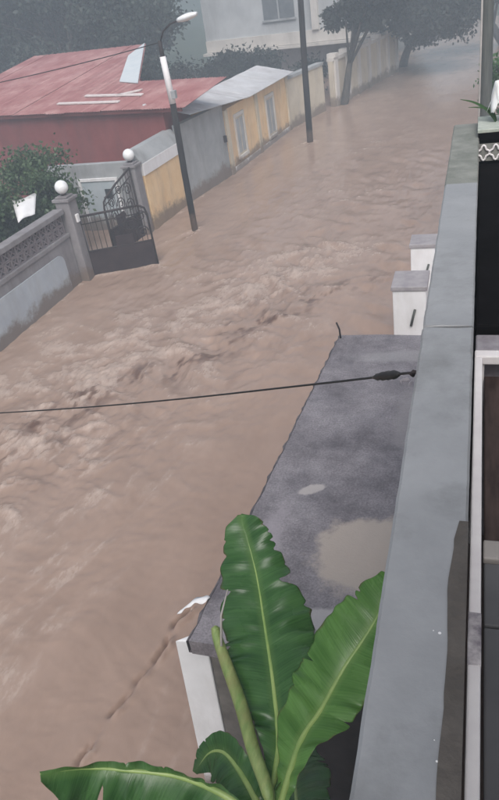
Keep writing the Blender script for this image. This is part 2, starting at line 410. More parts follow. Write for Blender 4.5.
    silt_shade = 0.6 * np.clip(rap, 0, 1) * sstep(0.08, 0.75, fbm(wS * 1.25 + 2, wT * 2.3, 4, 121, 0.65)) * 1.0  # brown silt streaks that also paint the dark troughs of the rapids
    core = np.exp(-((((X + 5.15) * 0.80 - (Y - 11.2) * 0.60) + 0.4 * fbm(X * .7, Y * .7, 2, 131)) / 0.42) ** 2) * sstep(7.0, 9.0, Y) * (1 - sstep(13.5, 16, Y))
    silt_shade = silt_shade + core * sstep(0.05, 0.45, fbm(wS * 1.5 + 7, wT * 2.6, 4, 141, 0.65) + 0.05)
    silt_shade += 0.30 * sstep(0.28, 0.7, fbm(wS * 1.1 + 2, wT * 1.5, 3, 151, 0.6)) * sstep(9, 14, Y) * (1 - sstep(24, 34, Y)) * (X > -8) 
    silt_shade = np.clip(silt_shade, 0, 1); silt_shade = np.clip(silt_shade + win * np.exp(-((B + 0.010) / 0.030) ** 2) * 1.0, 0, 1); foam = foam * (1 - 0.9 * silt_shade)  # paints shade along the trough of the shock wave
    Z = Z * (1 - 0.70 * sstep(17, 32, Y)) * (1 - 0.30 * np.clip(rap, 0, 1))
    vs = np.stack([X, Y, Z], -1).reshape(-1, 3).astype(np.float32)
    ii, jj = np.meshgrid(np.arange(nx - 1), np.arange(ny - 1))
    a = (jj * nx + ii).reshape(-1)
    loops = np.stack([a, a + 1, a + nx + 1, a + nx], -1).astype(np.int32)
    me = bpy.data.meshes.new('flood_water')
    me.vertices.add(len(vs)); me.vertices.foreach_set('co', vs.ravel())
    me.loops.add(loops.size); me.loops.foreach_set('vertex_index', loops.ravel())
    me.polygons.add(len(loops)); me.polygons.foreach_set('loop_start', np.arange(0, loops.size, 4, dtype=np.int32))
    me.update(calc_edges=True)
    at = me.attributes.new('foam', 'FLOAT', 'POINT'); at.data.foreach_set('value', foam.ravel().astype(np.float32))
    at = me.attributes.new('silt_shade', 'FLOAT', 'POINT'); at.data.foreach_set('value', silt_shade.ravel().astype(np.float32))
    return me

M = bpy.data.materials.new('muddy_water'); M.use_nodes = True
t = M.node_tree; N = t.nodes; L = t.links; P = N['Principled BSDF']
at_ = N.new('ShaderNodeAttribute'); at_.attribute_name = 'foam'
geo = N.new('ShaderNodeNewGeometry')
mp = N.new('ShaderNodeMapping'); mp.inputs['Rotation'].default_value = (0, 0, R(16)); mp.inputs['Scale'].default_value = (1.6, 0.7, 1)
L.new(geo.outputs['Position'], mp.inputs['Vector'])
nz = N.new('ShaderNodeTexNoise'); nz.inputs['Scale'].default_value = 0.8; nz.inputs['Detail'].default_value = 8; nz.inputs['Roughness'].default_value = 0.6
L.new(mp.outputs[0], nz.inputs['Vector'])
rp = N.new('ShaderNodeValToRGB'); rp.color_ramp.elements[0].position = 0.3; rp.color_ramp.elements[1].position = 0.7
rp.color_ramp.elements[0].color = (0.290, 0.202, 0.158, 1); rp.color_ramp.elements[1].color = (0.360, 0.256, 0.204, 1)
L.new(nz.outputs['Fac'], rp.inputs['Fac'])
nf = N.new('ShaderNodeTexNoise'); nf.inputs['Scale'].default_value = 8; nf.inputs['Detail'].default_value = 9; nf.inputs['Roughness'].default_value = 0.78
L.new(mp.outputs[0], nf.inputs['Vector'])
mr = N.new('ShaderNodeMapRange'); mr.inputs['From Min'].default_value = 0.32; mr.inputs['From Max'].default_value = 0.68
L.new(nf.outputs['Fac'], mr.inputs['Value'])
mul = N.new('ShaderNodeMath'); mul.operation = 'MULTIPLY'; L.new(at_.outputs['Fac'], mul.inputs[0]); L.new(mr.outputs[0], mul.inputs[1])
mx = N.new('ShaderNodeMix'); mx.data_type = 'RGBA'
as_ = N.new('ShaderNodeAttribute'); as_.attribute_name = 'silt_shade'
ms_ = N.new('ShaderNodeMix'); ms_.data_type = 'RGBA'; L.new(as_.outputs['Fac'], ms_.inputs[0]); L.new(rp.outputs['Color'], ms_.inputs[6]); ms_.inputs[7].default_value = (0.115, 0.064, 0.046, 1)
L.new(mul.outputs[0], mx.inputs[0]); L.new(ms_.outputs[2], mx.inputs[6]); mx.inputs[7].default_value = (0.56, 0.46, 0.40, 1)
L.new(mx.outputs[2], P.inputs['Base Color'])
rw = N.new('ShaderNodeMapRange'); rw.inputs['To Min'].default_value = 0.16; rw.inputs['To Max'].default_value = 0.75; L.new(mul.outputs[0], rw.inputs['Value']); L.new(rw.outputs[0], P.inputs['Roughness'])
P.inputs['IOR'].default_value = 1.33
b = N.new('ShaderNodeBump'); b.inputs['Strength'].default_value = 0.22; b.inputs['Distance'].default_value = 0.02
nb = N.new('ShaderNodeTexNoise'); nb.inputs['Scale'].default_value = 7; nb.inputs['Detail'].default_value = 7; nb.inputs['Roughness'].default_value = 0.6
L.new(mp.outputs[0], nb.inputs['Vector']); L.new(nb.outputs['Fac'], b.inputs['Height']); L.new(b.outputs[0], P.inputs['Normal'])
m_water = M
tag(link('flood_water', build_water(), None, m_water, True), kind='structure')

# ------------------------------------------------------------------ left side: garden wall with breeze blocks
def sphere(mb, c, r, n=24):
    prof = [(max(1e-4, r * math.sin(math.pi * k / 14)), -r * math.cos(math.pi * k / 14)) for k in range(15)]
    mb.lathe(c, prof, n)

FW = frame(-9.98, 6.6, -9.75, 14.83)
gw = empty('garden_wall', (-9.9, 11, 0), 'grey garden wall with blue-grey panels and a breeze block band beneath the bush', 'wall')
b_ = MB(); b_.fbox(FW, 0, FW.L, -0.20, 0.0, -0.6, 1.22); b_.build('wall_body', m_wall_grey, gw, bevel=0.01)
def rounded_panel(u0, u1, z0, z1, r):
    mb = MB(); pts = [(u0, z0), (u1, z0)]
    for k in range(7): a = math.pi/2*k/6; pts.append((u1 - r + r*math.cos(a), z1 - r + r*math.sin(a)))
    for k in range(7): a = math.pi/2 + math.pi/2*k/6; pts.append((u0 + r + r*math.cos(a), z1 - r + r*math.sin(a)))
    n = len(pts)
    mb.v += [FW(u, 0.002, z) for u, z in pts] + [FW(u, 0.028, z) for u, z in pts]
    mb.f.append(tuple(range(n, 2*n))); mb.f.append(tuple(range(n-1, -1, -1)))
    for i in range(n):
        j = (i+1) % n; mb.f.append((i, j, n+j, n+i))
    return mb
rounded_panel(3.1, 7.72, -0.5, 0.98, 0.22).build('painted_panel', m_panel_blue, gw)
rounded_panel(0.2, 2.75, -0.5, 0.98, 0.22).build('painted_panel', m_panel_blue, gw)
b_ = MB(); b_.fbox(FW, 0, FW.L, -0.22, 0.03, 1.22, 1.32); b_.build('lower_rail', m_wall_grey, gw, bevel=0.01)
b_ = MB(); b_.fbox(FW, 0, FW.L, -0.24, 0.05, 1.80, 1.93); b_.build('coping', m_wall_grey, gw, bevel=0.015)
# one pierced block: rim + diagonal cross
bw, bh, bd = 0.255, 0.24, 0.12
def breeze_mesh():
    mb = MB(); I = lambda u, v, z: (u, v, z)
    h = bw/2 - 0.004; k = bh/2 - 0.004; tk = 0.028
    mb.box(-h, h, -bd/2, bd/2, -k, -k + tk); mb.box(-h, h, -bd/2, bd/2, k - tk, k)
    mb.box(-h, -h + tk, -bd/2, bd/2, -k + tk, k - tk); mb.box(h - tk, h, -bd/2, bd/2, -k + tk, k - tk)
    for sg in (1, -1):
        a = math.atan2(bh, bw) * sg; c, s_ = math.cos(a), math.sin(a); Lh = 0.135; th = 0.017; dd = bd/2 - 0.012 - (0.004 if sg > 0 else 0)
        P_ = [(-Lh, -th), (Lh, -th), (Lh, th), (-Lh, th)]
        pr = [(x*c - z*s_, x*s_ + z*c) for x, z in P_]
        mb.hexa([(x, -dd, z) for x, z in pr] + [(x, dd, z) for x, z in pr])
    me = bpy.data.meshes.new('breeze_block'); me.from_pydata(mb.v, [], mb.f); me.update(); me.materials.append(m_block); return me
bme = breeze_mesh()
ang = math.atan2(FW.d.y, FW.d.x)
for row in range(2):
    u = 0.14
    while u < FW.L - 0.1:
        o = bpy.data.objects.new('breeze_block', bme); col.objects.link(o); o.parent = gw
        p = FW(u, -0.095 + random.uniform(-.006, .006), 1.32 + bh * (row + 0.5))
        o.location = Vector(p) - Vector(gw.location); o.rotation_euler = (0, 0, ang)
        u += bw

# gate pillars with globes
def gate_pillar(cx, cy, zt, gz, label, rot, bell):
    e = empty('gate_pillar', (cx, cy, 0), label, 'pillar', 'pillars of the garden gate')
    F = frame(cx, cy, cx + math.cos(rot), cy + math.sin(rot))
    a = MB(); a.fbox(F, -.19, .19, -.19, .19, -0.6, zt - 0.10); a.build('shaft', m_wall_grey, e, bevel=0.012)
    a = MB(); a.fbox(F, -.235, .235, -.235, .235, zt - 0.10, zt - 0.03); a.fbox(F, -.16, .16, -.16, .16, zt - 0.028, zt + 0.02); a.build('cap', m_wall_grey, e, bevel=0.01)
    a = MB(); a.lathe((cx, cy, zt + 0.02), [(0.07, 0), (0.075, 0.02), (0.05, 0.035), (0.055, 0.06)], 16); a.build('lamp_base', m_iron, e, True)
    a = MB(); sphere(a, (cx, cy, gz), 0.165); a.build('globe', m_globe, e, True)
    if bell:
        a = MB(); a.fbox(F, -0.06, 0.05, 0.192, 0.25, 1.52, 1.72); a.build('meter_box', m_white, e, bevel=0.01)
gate_pillar(-9.72, 15.05, 2.18, 2.40, 'near grey gate pillar with white globe lamp and small white box', R(88), True)
gate_pillar(-9.42, 18.36, 2.08, 2.30, 'far grey gate pillar with white globe lamp against the red wall', R(88), False)

# gate leaf swung out into the flood
def gate_leaf(name, A, B, label, h_sheet, top, arch, scroll):
    F = frame(A[0], A[1], B[0], B[1]); W = F.L
    e = empty(name, (A[0], A[1], 0), label, 'gate', 'leaves of the garden gate')
    a = MB(); a.fbox(F, 0.0, W, -0.012, 0.012, -0.35, h_sheet)
    a.build('steel_sheet', m_gate, e)
    a = MB(); a.fbox(F, 0.45 * W, 0.72 * W, -0.016, 0.016, h_sheet + 0.002, h_sheet + 0.27); a.build('lock_plate', m_gate, e)
    fr = MB()
    topf = lambda u: top + arch * (u / W)
    fr.tube([F(0.02, 0, -0.35), F(0.02, 0, topf(0))], 0.028); 
    fr.tube([F(W - 0.02, 0.0, -0.35), F(W - 0.02, 0, topf(W) - 0.25), F(W - 0.06, 0, topf(W) - 0.09), F(W - 0.2, 0, topf(W) + 0.0)], 0.028)
    fr.tube([F(0.02, 0, topf(0)), F(W * .5, 0, topf(W * .5)), F(W - 0.2, 0, topf(W))], 0.03)
    fr.tube([F(0, 0, h_sheet), F(W, 0, h_sheet)], 0.022)
    fr.tube([F(0, 0, topf(0) - 0.2), F(W - 0.03, 0, topf(W) - 0.2)], 0.014)
    fr.build('frame', m_iron, e, True)
    nb = int(W / 0.13)
    for k in range(1, nb):
        u = W * k / nb
        bb = MB(); bb.tube([F(u, 0, h_sheet), F(u, 0, topf(u))], 0.0085, 6); bb.build('bar', m_iron, e, True)
    if scroll:
        for cu, cz, r in scroll:
            sc = MB(); pts = []
            for k in range(26):
                th = k / 25 * 3.6 * math.pi; rr = r * (1 - 0.8 * k / 25)
                pts.append(F(cu + rr * math.cos(th), 0.012, cz + rr * math.sin(th)))
            sc.tube(pts, 0.014, 6); sc.build('scroll', m_iron, e, True)
gate_leaf('gate_leaf', (-9.56, 15.15), (-7.98, 15.87), 'dark steel gate leaf swung out into the flood with a solid lower sheet', 0.68, 1.60, 0.02,
          [(1.25, 1.18, 0.20), (1.52, 0.95, 0.15), (1.55, 1.35, 0.14)])
gate_leaf('gate_leaf', (-9.36, 18.12), (-9.62, 16.62), 'dark scrolled iron gate leaf beside the far globe pillar, top rail rising to its hinge', 0.72, 2.0, -0.42,
          [(0.3, 1.05, 0.2), (0.3, 1.5, 0.19), (0.72, 1.2, 0.2), (1.1, 1.0, 0.17), (0.75, 0.88, 0.13), (0.7, 1.58, 0.13), (1.12, 1.36, 0.14)])

# entrance wall and door inside the gate
ew = empty('entrance_wall', (-10.9, 18.7, 0), 'pale grey entrance wall with white framed door behind the open gate', 'wall')
FE = frame(-12.6, 18.95, -9.62, 18.75)
a = MB(); a.fbox(FE, 0, FE.L, -0.2, 0, -0.5, 2.02); a.build('wall_body', m_greywall, ew, bevel=0.01)
u0, u1 = 1.15, 2.35
dr = MB(); dr.fbox(FE, u0, u1, 0.002, 0.03, -0.4, 1.52); dr = dr.build('door', m_door, ew, bevel=0.004)
a = MB(); a.fbox(FE, u1 - 0.42, u1 - 0.18, 0.031, 0.05, 1.0, 1.28); a.build('window', m_darkglass, dr)
a = MB(); a.fbox(FE, u0 - 0.09, u1 + 0.09, 0.002, 0.06, 1.523, 1.61); a.fbox(FE, u1 + 0.002, u1 + 0.09, 0.002, 0.06, -0.4, 1.52); a.fbox(FE, u0 - 0.09, u0 - 0.002, 0.002, 0.06, -0.4, 1.52)
a.build('door_frame', m_white, ew, bevel=0.005)

# ------------------------------------------------------------------ red house
O = np.array([-8.9, 20.9]); U = np.array([-.961, .276]); V = np.array([.276, .961])
def HF(u, v, z): p = O + U * u + V * v; return (p[0], p[1], z)
SL = 0.163
rh = empty('red_house', (-14, 24, 0), 'low house with red sheet roof and dark red wall behind the bush', 'house')
a = MB(); pl4 = [HF(u, v, 0)[:2] for u, v in ((0.55, .15), (1.0, 2.1), (3.6, 2.3), (6.8, 6.7), (13, 6.7), (13, .15))]
a.prism(pl4, -.5, 2.98); a.build('wall', m_redwall, rh)
a = MB(); a.fbox(HF, -0.35, 13.2, -0.03, 0.02, 2.90, 3.04); a.build('fascia', m_redwall, rh)
rf = bpy.data.objects.new('roof', None); col.objects.link(rf); rf.parent = rh; rf.location = (0, 0, 0)
def roof_vmax(u):
    if u < 3.3: return 2.35 + 0.05 * u
    if u < 6.5: return 2.52 + (u - 3.3) / 3.2 * 4.54
    return 7.06
u = -0.55; k = 0
while u < 13.0:
    du = 0.86; mb = MB(); n = 18
    lift = 0.002 * (k % 2); jit = random.uniform(-.04, .03)
    for i in range(n + 1):
        uu = u + du * i / n * 1.015
        zc = 0.022 * math.sin(2 * math.pi * (uu / 0.11)) + lift
        vm = roof_vmax(uu)
        for vv, dz in ((-0.12 + jit, 0), (vm, 0), (vm, -0.012), (-0.12 + jit, -0.012)):
            mb.v.append(HF(uu, vv, 3.05 + SL * vv + zc + dz))
    for i in range(n):
        a0, b0 = i * 4, (i + 1) * 4
        mb.f += [(a0, b0, b0 + 1, a0 + 1), (a0 + 3, a0 + 2, b0 + 2, b0 + 3), (a0, a0 + 3, b0 + 3, b0)]
    mb.build('roof_sheet', m_redroof, rf, True)
    u += du; k += 1
def on_roof(u, v, dz): return HF(u, v, 3.05 + SL * v + dz)
a = MB(); q4 = [(3.1, 2.2), (4.2, 2.5), (6.2, 5.5), (6.55, 7.05)]
a.hexa([on_roof(u, v, 0.03) for u, v in q4] + [on_roof(u, v, 0.055) for u, v in q4]); a.build('lit_hip', m_lithip, rf)  # pale colour stands in for light falling on the roof's hip end
for (ua, va, ub, vb) in ((5.6, .66, 2.6, .52), (4.8, 1.27, 2.0, 1.05), (3.2, 1.12, 2.4, 1.5)):
    a = MB(); dv = 0.07
    q4 = [(ua, va - dv), (ub, vb - dv), (ub, vb + dv), (ua, va + dv)]
    a.hexa([on_roof(u, v, 0.028) for u, v in q4] + [on_roof(u, v, 0.06) for u, v in q4]); a.build('batten', m_batten, rf)

# ------------------------------------------------------------------ yellow wall, grey wall and the ochre house
yw = empty('yellow_wall', (-9.1, 19.9, 0), 'orange yellow street wall with white band next to the far globe pillar', 'wall')
FY = frame(-9.2, 18.62, -9.02, 21.3)
a = MB(); a.fbox(FY, 0, FY.L, -0.2, 0, -0.5, 1.62); a.build('wall_body', m_yellow, yw, bevel=0.008)
a = MB(); a.fbox(FY, 0, FY.L, -0.22, 0.03, 1.62, 1.96); a.build('white_band', m_white, yw, bevel=0.008)
a = MB(); a.hexa([FY(0, -0.35, 1.96), FY(0, 0.02, 1.96), FY(FY.L, 0.02, 1.96), FY(FY.L, -0.35, 1.96), FY(0, -0.5, 2.33), FY(0, -0.25, 2.33), FY(FY.L, -0.25, 2.33), FY(FY.L, -0.5, 2.33)])
a.build('coping', m_greywall, yw, bevel=0.01)

FG = frame(-9.0, 21.32, -8.5, 24.25)
gw2 = empty('grey_wall', (-8.75, 22.8, 0), 'plain grey rendered wall between the yellow wall and the ochre house', 'wall')
a = MB(); a.fbox(FG, 0, FG.L, -0.25, 0, -0.5, 2.42); a.build('wall_body', m_greywall, gw2, bevel=0.01)
a = MB(); a.fbox(FG, 2.75, 2.83, 0.002, 0.10, 1.2, 1.42); a.build('meter_box', m_iron, gw2)

oh = empty('ochre_house', (-8.6, 27.5, 0), 'ochre yellow house with silver sheet roof and white window frames on the flooded street', 'house')
FO = frame(-8.5, 24.28, -7.86, 31.2)
a = MB(); a.fbox(FO, 0, FO.L, -2.6, 0, -0.5, 2.2); a.build('wall', m_yellow, oh, bevel=0.01)
a = MB(); a.fbox(FO, -0.001, FO.L, 0.002, 0.035, -0.5, 0.18); a.build('plinth', m_white, oh)
for uu, ww, z0, z1 in ((1.25, 0.75, 0.45, 1.78), (4.55, 0.8, 0.35, 1.78)):
    wn = MB(); wn.fbox(FO, uu - ww/2, uu + ww/2, 0.002, 0.02, z0, z1); wn = wn.build('window', m_cream, oh)
    fr = MB(); fr.fbox(FO, uu - ww/2 - .1, uu + ww/2 + .1, .003, .06, z1 + .001, z1 + .12); fr.fbox(FO, uu - ww/2 - .1, uu + ww/2 + .1, .003, .08, z0 - .12, z0 - .001)
    fr.fbox(FO, uu - ww/2 - .1, uu - ww/2 - .001, .003, .06, z0, z1); fr.fbox(FO, uu + ww/2 + .001, uu + ww/2 + .1, .003, .06, z0, z1)
    fr.build('window_frame', m_pilaster, wn, bevel=0.006)
    for s_ in (-1, 1):
        pn = MB(); pn.fbox(FO, uu + s_*ww/4 - ww/4 + .04, uu + s_*ww/4 + ww/4 - .04, .021, .032, z0 + .08, z1 - .08); pn.build('pane', m_greywall, wn)
for uu in (0.12, 3.1, 6.8):
    a = MB(); a.fbox(FO, uu - .12, uu + .12, .003, .07, -0.5, 2.2); a.build('pilaster', m_cream, oh, bevel=0.006)
rf2 = bpy.data.objects.new('roof', None); col.objects.link(rf2); rf2.parent = oh
u = -3.0
while u < FO.L + 0.2:
    mb = MB(); n = 16; du = 0.85
    for i in range(n + 1):
        uu = u + du * i / n * 1.01; zc = 0.02 * math.sin(2 * math.pi * uu / 0.11)
        for vv, zz in ((0.28, 2.27), (-1.35, 2.66), (-1.35, 2.65), (0.28, 2.26)):
            p = FO(uu, vv, zz + zc + max(0, (2.0 - uu)) * 0.09); mb.v.append(p)
    for i in range(n):
        a0, b0 = i*4, (i+1)*4
        mb.f += [(a0, b0, b0+1, a0+1), (a0+3, a0+2, b0+2, b0+3), (a0, a0+3, b0+3, b0)]
    mb.build('roof_sheet', m_silver, rf2, True)
    u += du

# further walls up the street
FD = frame(-7.86, 31.25, -6.95, 34.6)
dw = empty('dim_wall', (-7.4, 33, 0), 'dim brownish street wall past the ochre house behind the dark pole', 'wall')
a = MB(); a.fbox(FD, 0, FD.L, -0.25, 0, -0.5, 2.0); a.build('wall_body', m_cream, dw, bevel=0.01)
a = MB(); a.fbox(FD, 0, FD.L, -0.3, 0.05, 2.0, 2.12); a.build('coping', m_greywall, dw)
FP = frame(-6.6, 35.3, -4.55, 44.2)
pw = empty('pilaster_wall', (-5.6, 39.5, 0), 'pale far wall with upright pilasters under the overhanging tree', 'wall')
a = MB(); a.fbox(FP, 0, FP.L, -0.25, 0, -0.5, 2.0); a.build('wall_body', m_cream, pw)
a = MB(); a.fbox(FP, 0, FP.L, -0.3, 0.06, 2.0, 2.15); a.build('coping', m_pilaster, pw)
uu = 0.25
while uu < FP.L:
    a = MB(); a.fbox(FP, uu - .17, uu + .17, .003, .10, -0.5, 2.0); a.fbox(FP, uu - .2, uu + .2, -.3, .14, 2.152, 2.32); a.build('pilaster', m_pilaster, pw)
    uu += 1.45

# pale two-storey building in the mist
wb = empty('pale_building', (-11.5, 46, 0), 'pale two-storey building in the mist behind the ochre house', 'building')
FB = frame(-16.2, 45.2, -6.6, 43.0)
a = MB(); a.fbox(FB, 0.4, FB.L - 0.4, -7, -0.9, -0.5, 1.94); a.build('ground_floor', m_wall_grey, wb)
a = MB(); a.fbox(FB, 0, FB.L, -7, 0, 2.1, 8.2); a.build('upper_wall', m_misty, wb, bevel=0.03)
a = MB(); a.fbox(FB, -.15, FB.L + .15, -7.1, 0.35, 1.95, 2.095); a.build('floor_slab', m_pilaster, wb)
a = MB(); a.fbox(FB, 0.02, FB.L - 0.02, 0.004, 0.10, 2.12, 2.75); a.build('pale_band', m_pilaster, wb)
a = MB(); a.fbox(FB, 7.3, 7.7, 0.004, 0.22, 2.76, 8.0); a.build('column', m_pilaster, wb)
for uu, z0, z1, ww in ((5.2, 3.5, 5.0, 2.0), (1.8, 6.0, 7.2, 1.0), (5.3, 6.2, 7.4, 1.1), (8.1, 6.0, 7.2, 1.0)):
    wn = MB(); wn.fbox(FB, uu - ww/2, uu + ww/2, .003, .03, z0, z1); wn = wn.build('window', m_miststain, wb)
    fr = MB(); fr.fbox(FB, uu - ww/2 - .08, uu + ww/2 + .08, .004, .12, z0 - .1, z0 - .002); fr.fbox(FB, uu - .04, uu + .04, .031, .06, z0, z1); fr.build('sill', m_greywall, wn)

# ------------------------------------------------------------------ trees
def tree(name, loc, h, crown_c, crown_r, nclump, nleaf, leaf, mt, label, cat='tree', group=None, seed=1, trunk_r=0.16, lean=(0, 0)):
    r = np.random.default_rng(seed)
    e = empty(name, loc, label, cat, group)
    L0 = Vector(loc)
    c = np.array(crown_c); R3 = np.array(crown_r)
    cl = []
    while len(cl) < nclump:
        p = r.uniform(-1, 1, 3)
        d = np.linalg.norm(p)
        if d > 1 or d < 0.25: continue
        cl.append(c + p * R3)
    cl = np.array(cl)
    tk = MB()
    top = Vector((c[0], c[1], c[2] - 0.1 * R3[2]))
    pts = []
    for k in range(8):
        f = k / 7
        p = L0.lerp(top, f) + Vector((math.sin(f * 5 + seed) * 0.12, math.cos(f * 4 + seed) * 0.12, 0)) * (1 if 0 < k else 0)
        pts.append(p)
    tk.tube(pts, [trunk_r * (1.25 - 0.95 * k / 7) for k in range(8)], 8)
    for i in range(0, nclump, max(1, nclump // 16)):
        q = Vector(cl[i]); s = pts[3 + (i % 4)]
        mid = s.lerp(q, 0.5) + Vector((0, 0, 0.1 * (q - s).length))
        tk.tube([s, mid, q], [trunk_r * .42, trunk_r * .28, trunk_r * .1], 5)
    tk.build('trunk', m_bark, e, True)
    per = nleaf // nclump
    sz = np.linalg.norm(R3) / 1.73 * 0.30
    V_, F_ = [], []
    cent = np.repeat(cl, per, 0)
    cs = np.repeat(r.uniform(0.6, 1.35, nclump), per)
    off = r.normal(0, 1, (len(cent), 3)); off *= (np.abs(r.normal(0.75, 0.3, len(cent))) / np.linalg.norm(off, axis=1) * sz * cs)[:, None]
    off[:, 2] *= 0.65
    P0 = cent + off
    a = r.normal(0, 1, (len(P0), 3)); a[:, 2] -= 0.4; a /= np.linalg.norm(a, axis=1)[:, None]
    b = r.normal(0, 1, (len(P0), 3)); b -= a * np.sum(a * b, 1)[:, None]; b /= np.linalg.norm(b, axis=1)[:, None]
    s = leaf * r.uniform(0.6, 1.4, len(P0))[:, None]
    q = np.stack([P0, P0 + a * s * .5 + b * s * .30, P0 + a * s, P0 + a * s * .5 - b * s * .30], 1).reshape(-1, 3)
    n = len(P0)
    me = bpy.data.meshes.new('crown')
    me.vertices.add(4 * n); me.vertices.foreach_set('co', q.astype(np.float32).ravel())
    me.loops.add(4 * n); me.loops.foreach_set('vertex_index', np.arange(4 * n, dtype=np.int32))
    me.polygons.add(n); me.polygons.foreach_set('loop_start', np.arange(0, 4 * n, 4, dtype=np.int32))
    me.update(calc_edges=True)
    link('crown', me, e, mt)
    return e

GT = 'trees in the mist'
tree('misty_tree', (-21, 37, -.5), 8, (-21, 37, 5.2), (4.6, 3.6, 3.4), 46, 20900, 0.238, m_leaf_far, 'dense misty tree above the left end of the red roof', group=GT, seed=2)
tree('misty_tree', (-17.3, 36.5, -.5), 8, (-17.2, 36.5, 4.8), (2.8, 2.8, 3.2), 36, 17100, 0.210, m_leaf_far, 'dark misty tree right behind the pale hip of the red roof', group=GT, seed=3)
tree('misty_tree', (-27, 41, -.5), 9, (-27, 41, 5.8), (5, 4, 4.2), 46, 19000, 0.266, m_leaf_far, 'misty tree at the top left corner of the view', group=GT, seed=4)
tree('misty_tree', (-21.0, 44, -.5), 9, (-20.8, 44, 5.4), (3.2, 3.2, 4.2), 40, 17100, 0.238, m_leaf_dark, 'tall dim tree left of the pale misty building', group=GT, seed=5)
tree('misty_tree', (-34, 50, -.5), 10, (-34, 50, 6), (6, 5, 5), 40, 17100, 0.294, m_leaf_far, 'far faint tree behind the top left corner tree', group=GT, seed=6)
tree('misty_tree', (-11.6, 37, -.5), 5, (-11.9, 38, 1.25), (4.6, 1.8, 1.25), 44, 20900, 0.182, m_leaf_dark, 'low dark shrubby tree between the silver roof and the pale building', group=GT, seed=7)
tree('street_tree', (-6.45, 35.6, -.5), 7, (-5.2, 37.4, 4.5), (2.3, 1.9, 1.5), 34, 17100, 0.182, m_leaf_dark, 'dark tree with upright trunk beside the pale pilaster wall', seed=8, trunk_r=0.17)
tree('street_tree', (-4.6, 46.5, -.5), 7, (-2.9, 42.5, 3.2), (3.2, 2.4, 1.7), 46, 24700, 0.196, m_leaf_dark, 'dark tree overhanging the far end of the flooded street', seed=9, trunk_r=0.25)
tree('street_tree', (1.8, 50.5, -.5), 7, (-0.8, 47.5, 3.5), (2.8, 2.2, 1.25), 40, 20900, 0.196, m_leaf_dark, 'dark tree reaching over the street from the right far bank', seed=10, trunk_r=0.25)
tree('misty_tree', (-7.5, 54, -.5), 8, (-7.5, 54, 4.0), (4.5, 3.5, 3.4), 36, 15200, 0.238, m_leaf_far, 'faint tree beyond the pale pilaster wall', group=GT, seed=12)
tree('misty_tree', (-10.5, 64, -.5), 8, (-10.5, 64, 3.4), (5, 3.0, 2.7), 36, 15200, 0.252, m_leaf_far, 'faintest tree far behind the pilaster wall', group=GT, seed=13)
tree('garden_bush', (-11.6, 16.2, 0.1), 3, (-11.7, 16.3, 1.9), (1.25, 1.5, 1.35), 40, 17100, 0.105, m_leaf_bush, 'leafy green bush behind the garden wall', 'bush', seed=14, trunk_r=0.06)
tree('garden_bush', (-12.6, 14.3, 0.1), 3, (-12.5, 14.2, 1.7), (1.3, 1.4, 1.2), 34, 13300, 0.105, m_leaf_bush, 'green bush at the left edge behind the white sheet', 'bush', seed=15, trunk_r=0.06)
tree('garden_bush', (1.1, 19.5, -.5), 3, (0.85, 19.2, 3.0), (0.7, 0.9, 0.9), 16, 3800, 0.112, m_leaf_pot, 'small leafy tree beside the grey pole at the right edge', 'bush', seed=16, trunk_r=0.06)

# white sheet lying on the bush behind the wall
ts = MB(); n = 10
cor = [Vector((-10.75, 14.35, 1.80)), Vector((-10.55, 14.85, 1.88)), Vector((-10.95, 15.75, 2.10)), Vector((-11.35, 15.2, 2.12))]
for j in range(n):
    for i in range(n):
        a_, b2 = i / (n - 1), j / (n - 1)
        p = (cor[0] * (1 - a_) + cor[1] * a_) * (1 - b2) + (cor[3] * (1 - a_) + cor[2] * a_) * b2
        ts.v.append(tuple(p + Vector((0, 0, 0.10 * math.sin(math.pi * a_) * math.sin(math.pi * b2) + 0.03 * math.sin(5 * a_ + 3 * b2)))))
for j in range(n - 1):
    for i in range(n - 1):
        ts.f.append((j*n+i, j*n+i+1, (j+1)*n+i+1, (j+1)*n+i))
o = ts.build('white_sheet', m_white, None, True)
so = o.modifiers.new('thickness', 'SOLIDIFY'); so.thickness = 0.02
tag(o, 'white sheet lying over the bush behind the garden wall', 'sheet')

# ------------------------------------------------------------------ poles and wires
def pole(loc, pts_dark, r0, r1, label, mt, name='utility_pole', cat='pole'):
    e = empty(name, loc, label, cat)
    a = MB(); n = len(pts_dark)
    a.tube(pts_dark, [r0 + (r1 - r0) * k / (n - 1) for k in range(n)], 12); a.build('post', mt, e, True)
    return e
sp = pole((-7.87, 18.44, 0), [(-7.87, 18.44, -.6), (-7.86, 18.44, 1.7), (-7.82, 18.44, 3.5)], 0.095, 0.085, 'street lamp on a black pole with white upper part before the yellow wall', m_pole_dark, 'street_lamp', 'street lamp')
a = MB(); a.tube([(-7.82, 18.44, 3.501), (-7.84, 18.44, 4.1), (-7.86, 18.44, 4.65)], [0.088, 0.084, 0.08], 12); a.build('white_upper_post', m_white_metal, sp, True)
a = MB(); a.tube([(-7.86, 18.44, 4.651), (-7.86, 18.44, 5.02)], [0.06, 0.05], 10)
a.tube([(-7.86, 18.44, 4.95), (-7.7, 18.40, 5.22), (-7.45, 18.36, 5.36), (-7.2, 18.34, 5.42)], 0.022, 8); a.build('arm', m_iron, sp, True)
a = MB()
hp = []
for k in range(9):
    f = k / 8; wd = 0.055 + 0.085 * math.sin(math.pi * (0.12 + 0.8 * f)); hp.append((f, wd))
A0 = Vector((-7.22, 18.34, 5.42)); A1 = Vector((-6.68, 18.26, 5.50)); ax = (A1 - A0).normalized(); sd = Vector((-ax.y, ax.x, 0)).normalized(); up = sd.cross(ax) * -1
base = 0; nn = 12
